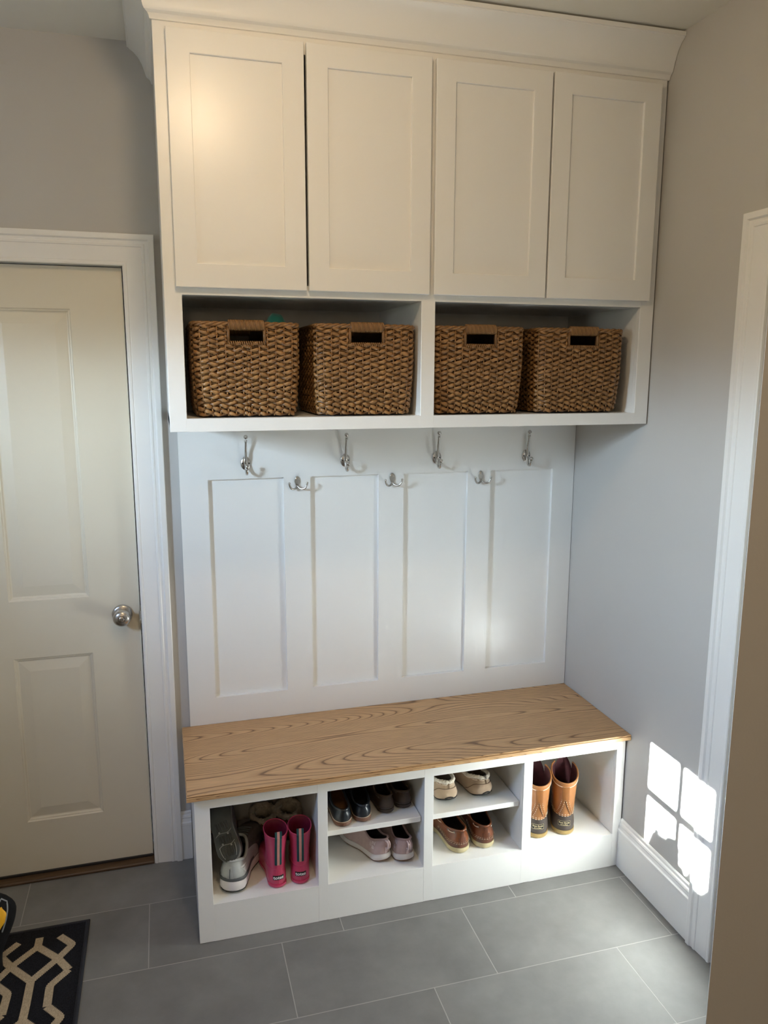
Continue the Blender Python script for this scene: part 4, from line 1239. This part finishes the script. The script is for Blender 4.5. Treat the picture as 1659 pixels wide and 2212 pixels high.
# ---- silver running shoe and its dark sole-out mate
SILV = mat('silver synthetic', srgb(176, 180, 178), 0.38, var=.06, vscale=25, bump=.1, bscale=300)
SILVD = mat('charcoal band', srgb(84, 88, 90), 0.5, var=.08)
MESHG = mat('grey knit mesh', srgb(92, 84, 84), 0.85, var=.15, vscale=90, bump=.5, bscale=700)
MIDS = mat('white midsole', srgb(226, 220, 218), 0.55, var=.03)
OUTS = mat('charcoal outsole', srgb(62, 64, 60), 0.6, var=.12)
TREAD = mat('pale grey tread line', srgb(150, 150, 142), 0.6, var=.05)
BRIGHT = mat('bright silver print', srgb(232, 234, 232), 0.25, var=.02)
def running_shoe(label, dark=False):
    t = thing('running_shoe', label, 'shoe', group='grey running shoes')
    ol = outline(.272, .096, bend=.22 if not dark else -.22, heel=.84, waist=.76)
    obj('midsole', sole_bm(ol, .037, 1.05, .018, .008, .005, .92), MIDS if not dark else mat('grey midsole', srgb(120, 118, 112), .6, var=.06), t, smooth=50)
    bm = sole_bm(ol, .006, .965, .018, .008, 0, .9); o = obj('outsole', bm, OUTS, t, smooth=50); o.location.z = -.0012
    U = Upper(ol, .037, .010, .135, .062, .110, .090, .120, .058, .018, .008, wave=.005, lean=.001)
    n = U.n; rear = list(range(-15, 16))
    obj('upper', U.bm(), MESHG, t, smooth=True)
    obj('heel_counter', U.bm(.04, .98, rear, .0014), SILV if not dark else MESHG, t, smooth=True)
    bm = bmesh.new(); ks = list(range(-20, 21)); rows = [[U.at(k, v) + Vector((U.at(k, v).x, U.at(k, v).y - .06, 0)).normalized() * g for k in ks] for v, g in ((-.0, .0035), (.02, .0048), (.10, .0046), (.125, .0026))]
    loft(bm, rows, False); obj('heel_band', bm, SILVD, t, smooth=True)
    bm = bmesh.new(); tube(bm, U.rows[-1], .0052, 8, closed=True); obj('padded_collar', bm, SILV if not dark else MESHG, t, smooth=True)
    obj('lining', U.lining(.005, floor_z=.044), BLACKIN, t, smooth=True)
    laces(U, 0, 0, .0028, (.142, .154, .166, .178), SILVD, t, .044)
    cb_ = U.bm(.04, .98, rear, .0014); bvh = BVHTree.FromBMesh(cb_); cb_.free()
    if not dark:
        bm = grid_patch(-.014, .014, .047, .092, 8, 10)
        for v in bm.verts:
            f = (v.co.z - .047) / .045; v.co.x *= 1 - .72 * max(0, f) ** .6
        project(bm, bvh, .0006); thicken(bm, (0, -1, 0), .0012); hp = obj('heel_tab', bm, SILV, t)
        bm = bmesh.new(); pts = [bvh.ray_cast(Vector((0, -1, z / 1000)), Vector((0, 1, 0)))[0] + Vector((0, -.0022, 0)) for z in range(51, 88, 5)]; tube(bm, pts, .0014, 6); obj('zip_line', bm, SILVD, hp)
        for s in (-1, 1):     # winged mark: slanting edge and three bars
            bm = bmesh.new()
            def quad(p):
                bm.faces.new([bm.verts.new((0, y, z)) for y, z in p])
            quad(((.022, .083), (.058, .078), (.058, .074), (.026, .078))); quad(((.022, .083), (.026, .078), (.044, .056), (.040, .056)))
            for i in range(3):
                z = .072 - i * .006; y0_ = .030 + i * .0055
                quad(((y0_, z), (.058, z - .002), (.058, z - .005), (y0_ + .003, z - .003)))
            bmesh.ops.subdivide_edges(bm, edges=bm.edges[:], cuts=2, use_grid_fill=True)
            uv = U.bm(0, 1, None, .0014); b3 = BVHTree.FromBMesh(uv); uv.free()
            project(bm, b3, .0008, (-s, 0, 0)); lg = obj('logo', bm, BRIGHT, t); lg['label'] = 'bright silver winged mark'
    else:                     # tread lines and lugs under the sole
        bm = bmesh.new()
        sb = sole_bm(ol, .006, .965, .018, .008, 0, .9); bv = BVHTree.FromBMesh(sb); sb.free()
        def under(x, y):
            h = bv.ray_cast(Vector((x, y, -1)), Vector((0, 0, 1)))[0]
            return h + Vector((0, 0, -.0022)) if h is not None else None
        for y0 in (.058, .098):
            pts = [under(x / 1000, y0 + .006 * math.sin(x * .09) - .0003 * x) for x in range(-30, 31, 4)]
            pts = [p for p in pts if p is not None]
            if len(pts) > 2: tube(bm, pts, .0011, 5)
            for x in (-.014, .014):
                p = under(x, y0 + .006 * math.sin(x * 90))
                if p is not None: ball(bm, p, .0036, 8)
        for s in (-1, 1):
            pts = [under(s * .0335 * body_w(y / 285, .82, .74) * ends(y / 285, .16, .3), y / 1000) for y in range(14, 60, 6)]
            pts = [p for p in pts if p is not None]
            if len(pts) > 2: tube(bm, pts, .0012, 5)
        obj('tread_line', bm, TREAD, t, smooth=True)
        bm = bmesh.new()
        for x in (-.020, -.010, 0, .010, .020):
            for y0, y1 in ((.018, .052), (.066, .090), (.106, .135)):
                a, c = under(x, y0), under(x, y1)
                if a is not None and c is not None: tube(bm, [a + Vector((0, 0, .0012)), (a + c) / 2 + Vector((0, 0, .0012)), c + Vector((0, 0, .0012))], .0034, 6)
        obj('tread_lug', bm, OUTS, t, smooth=True)
    return t
place(running_shoe('silver grey running shoe standing at the left front of the bench'), -1.3575, -.412, FZ, 21)
rs = running_shoe('dark running shoe propped sole outward above the silver one', True)
Ya = Vector((-.22, .60, .74)).normalized(); Xa = Vector((-.90, .0, -.36)); Xa = (Xa - Ya * Xa.dot(Ya)).normalized(); Za = Xa.cross(Ya)
rs.rotation_euler = Matrix((Xa, Ya, Za)).transposed().to_euler(); rs.location = (-1.349, -.414, .243); rs.scale = (.88, .88, .88)

# ---- tan fleece boots at the back of the first cubby
SHEEP = mat('brown sheepskin suede', srgb(120, 88, 60), 0.9, var=.12, vscale=20, bump=.3, bscale=300, sheen=.3)
def fleece_boot(label, side, h=.185, sc=1.0):
    t = thing('fleece_boot', label, 'boot', group='brown fleece-lined boots')
    ol = outline(.155, .078, bend=.12 * side, heel=.90, toe=.36)
    obj('sole', sole_bm(ol, .014, 1.03, .004), DKBRS, t, smooth=50)
    q = h / .135; U = Upper(ol, .014, .004, .100, .066, .062 * q, .066 * q, .080 * q, .056 * min(1, q + .1), .004, bulge=.006)
    U.add_shaft([(.0, .100, .072, .088 * q, .098 * q), (-.003, .098, .076, .108 * q, .112 * q), (-.004, .096, .078, h - .012 * q, h - .010 * q), (-.004, .096, .078, h, h + .003)])
    obj('shaft', U.bm(), SHEEP, t, smooth=True)
    rnd = random.Random(11 + side); pts = []; rr_ = []
    for k in range(U.n):
        pts.append(U.rows[-1][k] + Vector((0, 0, rnd.uniform(-.002, .003)))); rr_.append(.0105 + rnd.uniform(-.002, .0025))
    bm = bmesh.new(); tube(bm, pts, rr_, 8, closed=True); cf = obj('fleece_cuff', bm, FLEECE, t, smooth=True); cf['label'] = 'cream fleece cuff'
    obj('lining', U.lining(.010, floor_z=.026), FLEECE, t, smooth=True)
    t.scale = (sc, sc, sc)
    return t
place(fleece_boot('brown fleece-cuffed boot behind the left pink rain boot', -1, .092), -1.2200, -.182, FZ, 0)
place(fleece_boot('brown fleece-cuffed boot behind the right pink rain boot', 1, .092), -1.1330, -.178, FZ, 2)

place(fleece_boot('small brown suede boot turned sideways behind the running shoes', 1, .125, .72), -1.413, -.052, FZ, 90)

# ------------------------------------------------------------------ rug
RUGB = mat('black woven rug', (0.012, 0.013, 0.017), 0.9, spec=.15, var=.6, vscale=420, bump=.9, bscale=420, stretch=(1, .6, 1))
RUGT = mat('beige woven rug', srgb(176, 160, 134), 0.9, var=.2, vscale=260, bump=.9, bscale=300, stretch=(1, .6, 1))
RUGE = mat('navy black rug binding', (0.010, 0.012, 0.020), 0.7, var=.2, bump=.4, bscale=300)
rug = thing('rug', 'black rug with beige trellis pattern on the tiles by the cream door', 'rug', (-2.18, -.7, 0))
RX0, RX1, RYA, RYB = -2.57, -1.787, -1.30, -.241
b = bmesh.new(); box(b, RX0, RX1, RYA, RYB, .0005, .0055)
obj('woven_field', b, RUGB, rug, world=True)
b = bmesh.new()
tube(b, [(RX0 + .006, RYA + .006, .004), (RX1 - .006, RYA + .006, .004), (RX1 - .006, RYB - .006, .004), (RX0 + .006, RYB - .006, .004)], .0078, 8, closed=True, flat=.6)
bmesh.ops.translate(b, vec=(0, 0, .0008), verts=b.verts)
obj('binding', b, RUGE, rug, world=True)
b = bmesh.new(); rnd = random.Random(4)
def band(pts, w):
    """jagged woven band along a polyline lying on the rug"""
    band.z += .00001
    P = [Vector((p[0], p[1])) for p in pts]
    seq = []
    for i in range(len(P) - 1):
        n = max(2, int((P[i + 1] - P[i]).length / .0028))
        for j in range(n): seq.append((P[i].lerp(P[i + 1], j / n)))
    seq.append(P[-1]); rows = []
    for _ in range(5): seq = [seq[0]] + [(seq[i - 1] + seq[i] + seq[i + 1]) / 3 for i in range(1, len(seq) - 1)] + [seq[-1]]
    for i, p in enumerate(seq):
        tn = (seq[min(i + 3, len(seq) - 1)] - seq[max(i - 3, 0)]).normalized(); nn = Vector((-tn.y, tn.x))
        j1 = .0013 * (1 if i % 2 else -1) * (.4 + abs(tn.x)); j2 = -j1
        rows.append([(p + nn * (w / 2 + j1)).to_3d() + Vector((0, 0, band.z)), (p - nn * (w / 2 + j2)).to_3d() + Vector((0, 0, band.z))])
    rows = [[Vector((min(q.x, RX1 - .016), min(q.y, RYB - .016), q.z)) for q in r] for r in rows]
    loft(b, rows, False)
W_ = .0225; band.z = .0056
c0 = -1.9290; PYR = .285
for ci in range(-3, 1):
    cx_ = c0 + ci * .2005
    for ri in range(0, 4):
        oy = -PYR * ri
        top = ri == 0
        J1, J2, J3, J4 = (cx_, -.330 + oy), (cx_ + .064, -.397 + oy), (cx_ - .064, -.397 + oy), (cx_, -.470 + oy)
        band([J1, J2, (cx_ + .100, -.4525 + oy)], W_); band([J2, J4], W_); band([J4, J3], W_); band([J3, J1], W_)
        band([J4, (cx_ + .001, -.560 + oy), (cx_, -.330 + oy - PYR)], W_)
        if top:
            band([(cx_ + .058, -.298), (cx_ + .100, -.346), J2], W_); band([(cx_, -.290), J1], W_)
        else: band([(cx_ + .057, -.295 + oy), (cx_ + .098, -.3435 + oy), J2], W_)
        if ci < 0 or True:
            band([(cx_ + .100, -.4525 + oy), (cx_ + .055, -.503 + oy), (cx_ + .057, -.580 + oy)], W_)
        band([J3, (cx_ - .100, -.4525 + oy)], W_)
        band([(cx_ - .058, -.298 + oy), (cx_ - .100, -.346 + oy), J3] if top else [(cx_ - .057, -.295 + oy), (cx_ - .098, -.3435 + oy), J3], W_)
        band([(cx_ - .100, -.4525 + oy), (cx_ - .055, -.503 + oy), (cx_ - .057, -.580 + oy)], W_)
for v in list(b.verts):
    v.co.y = max(v.co.y, RYA + .016); v.co.x = max(v.co.x, RX0 + .016)
pt = obj('trellis_pattern', b, RUGT, rug, world=True); pt['label'] = 'beige trellis lines'

# ------------------------------------------------------------------ black bag with a yellow panel at the left edge
BAGK = mat('black padded fabric', (0.008, 0.008, 0.009), 0.85, spec=.2, var=.3, vscale=60, bump=.4, bscale=300)
YEL = mat('yellow fabric panel', srgb(244, 182, 36), 0.6, var=.04)
PIPE = mat('grey reflective piping', srgb(140, 146, 150), 0.45, var=.05)
bag = thing('bag', 'black padded bag with yellow panel at the rug edge by the door', 'bag', (-2.105, -.395, .0072))
def bag_ring(f, z):
    return None
def bag_w(z):       # half width over height
    return .090 + .050 * smoothstep(.02, .19, z)
bm = bmesh.new(); rows = []
H_ = .258
for i in range(22):
    f = i / 21; z = H_ * f
    cap = math.sqrt(max(0, 1 - max(0, (z - (H_ - .075)) / .075) ** 2))
    cap = max(cap, .02)
    w = bag_w(z) * (cap if z > H_ - .075 else 1); d = .052 * (.55 + .45 * math.sin(PI * min(1, .15 + f * .8))) * (.35 + .65 * cap)
    rows.append([(math.copysign(abs(math.cos(q)) ** .6, math.cos(q)) * w, math.copysign(abs(math.sin(q)) ** .8, math.sin(q)) * d, z) for q in [2 * PI * k / 40 for k in range(40)]])
loft(bm, rows, True, True, True)
bagT = BVHTree.FromBMesh(bm)
obj('padded_shell', bm, BAGK, bag, smooth=True)
def on_bag(pts, eps):
    out = []
    for x, z in pts:
        h = bagT.ray_cast(Vector((x, -1, z)), Vector((0, 1, 0)))[0]
        if h is not None: out.append(h + Vector((0, -eps, 0)))
    return out
bm = bmesh.new()
arcp = catmull([(.060, .150, 0), (.082, .185, 0), (.098, .222, 0), (.112, .232, 0), (.122, .210, 0), (.118, .180, 0), (.106, .145, 0)], 8)
tube(bm, on_bag([(p.x, p.y) for p in arcp], .0006), .0022, 6); obj('piping', bm, PIPE, bag, smooth=True)
bm = bmesh.new()
sil = [(-.05, .118), (.086, .120), (.093, .113), (.109, .152), (.107, .178), (.095, .199), (.085, .196), (.060, .165), (-.05, .12)]
nn_ = 12; rows = []
for i in range(nn_ + 1):
    z = .150 + .066 * i / nn_
    xs_ = []
    xr = .100 + .020 * smoothstep(.148, .185, z) - .012 * smoothstep(.195, .218, z); xl = -.03 + .135 * smoothstep(.160, .215, z)
    rows.append([p for p in [Vector((xl + (xr - xl) * j / 8, 0, z)) for j in range(9)]])
loft(bm, rows, False); project(bm, bagT, .0010); thicken(bm, (0, -1, 0), .0012)
yp = obj('front_panel', bm, YEL, bag, smooth=True); yp['label'] = 'yellow panel'

# ------------------------------------------------------------------ leaves outside the glazed door (they shade the lowest panes)
LEAF = mat('green leaf', srgb(60, 92, 44), 0.6, var=.25, vscale=40)
bm = bmesh.new(); rnd = random.Random(21)
lx = XL - .22
for i in range(1500):
    q = rnd.random(); y = -.600 - .36 * q
    ztop = (.262 + .012 * math.sin(60 * y)) if y > -.748 else (.205 + .020 * math.sin(75 * y) + .012 * math.sin(31 * y))
    ztop *= smoothstep(-.585, -.635, y) * .4 + .6
    z = .02 + (ztop - .03) * rnd.random() ** .75
    y += lx * SUN_A; z -= lx * SUN_B
    c = Vector((lx + rnd.uniform(-.03, .03), y, z)); a = Vector((rnd.uniform(-.5, .5), rnd.uniform(-1, 1), rnd.uniform(-.3, 1))).normalized(); s_ = a.cross(Vector((1, .2, .1))).normalized()
    l_ = rnd.uniform(.030, .048); w = l_ * .30
    pts = [c - a * l_ / 2, c + s_ * w, c + a * l_ / 2, c - s_ * w]
    bm.faces.new([bm.verts.new(p) for p in pts])
sh = obj('leafy_shrub', bm, LEAF); tag(sh, 'leafy shrub outside the glazed door', 'plant')
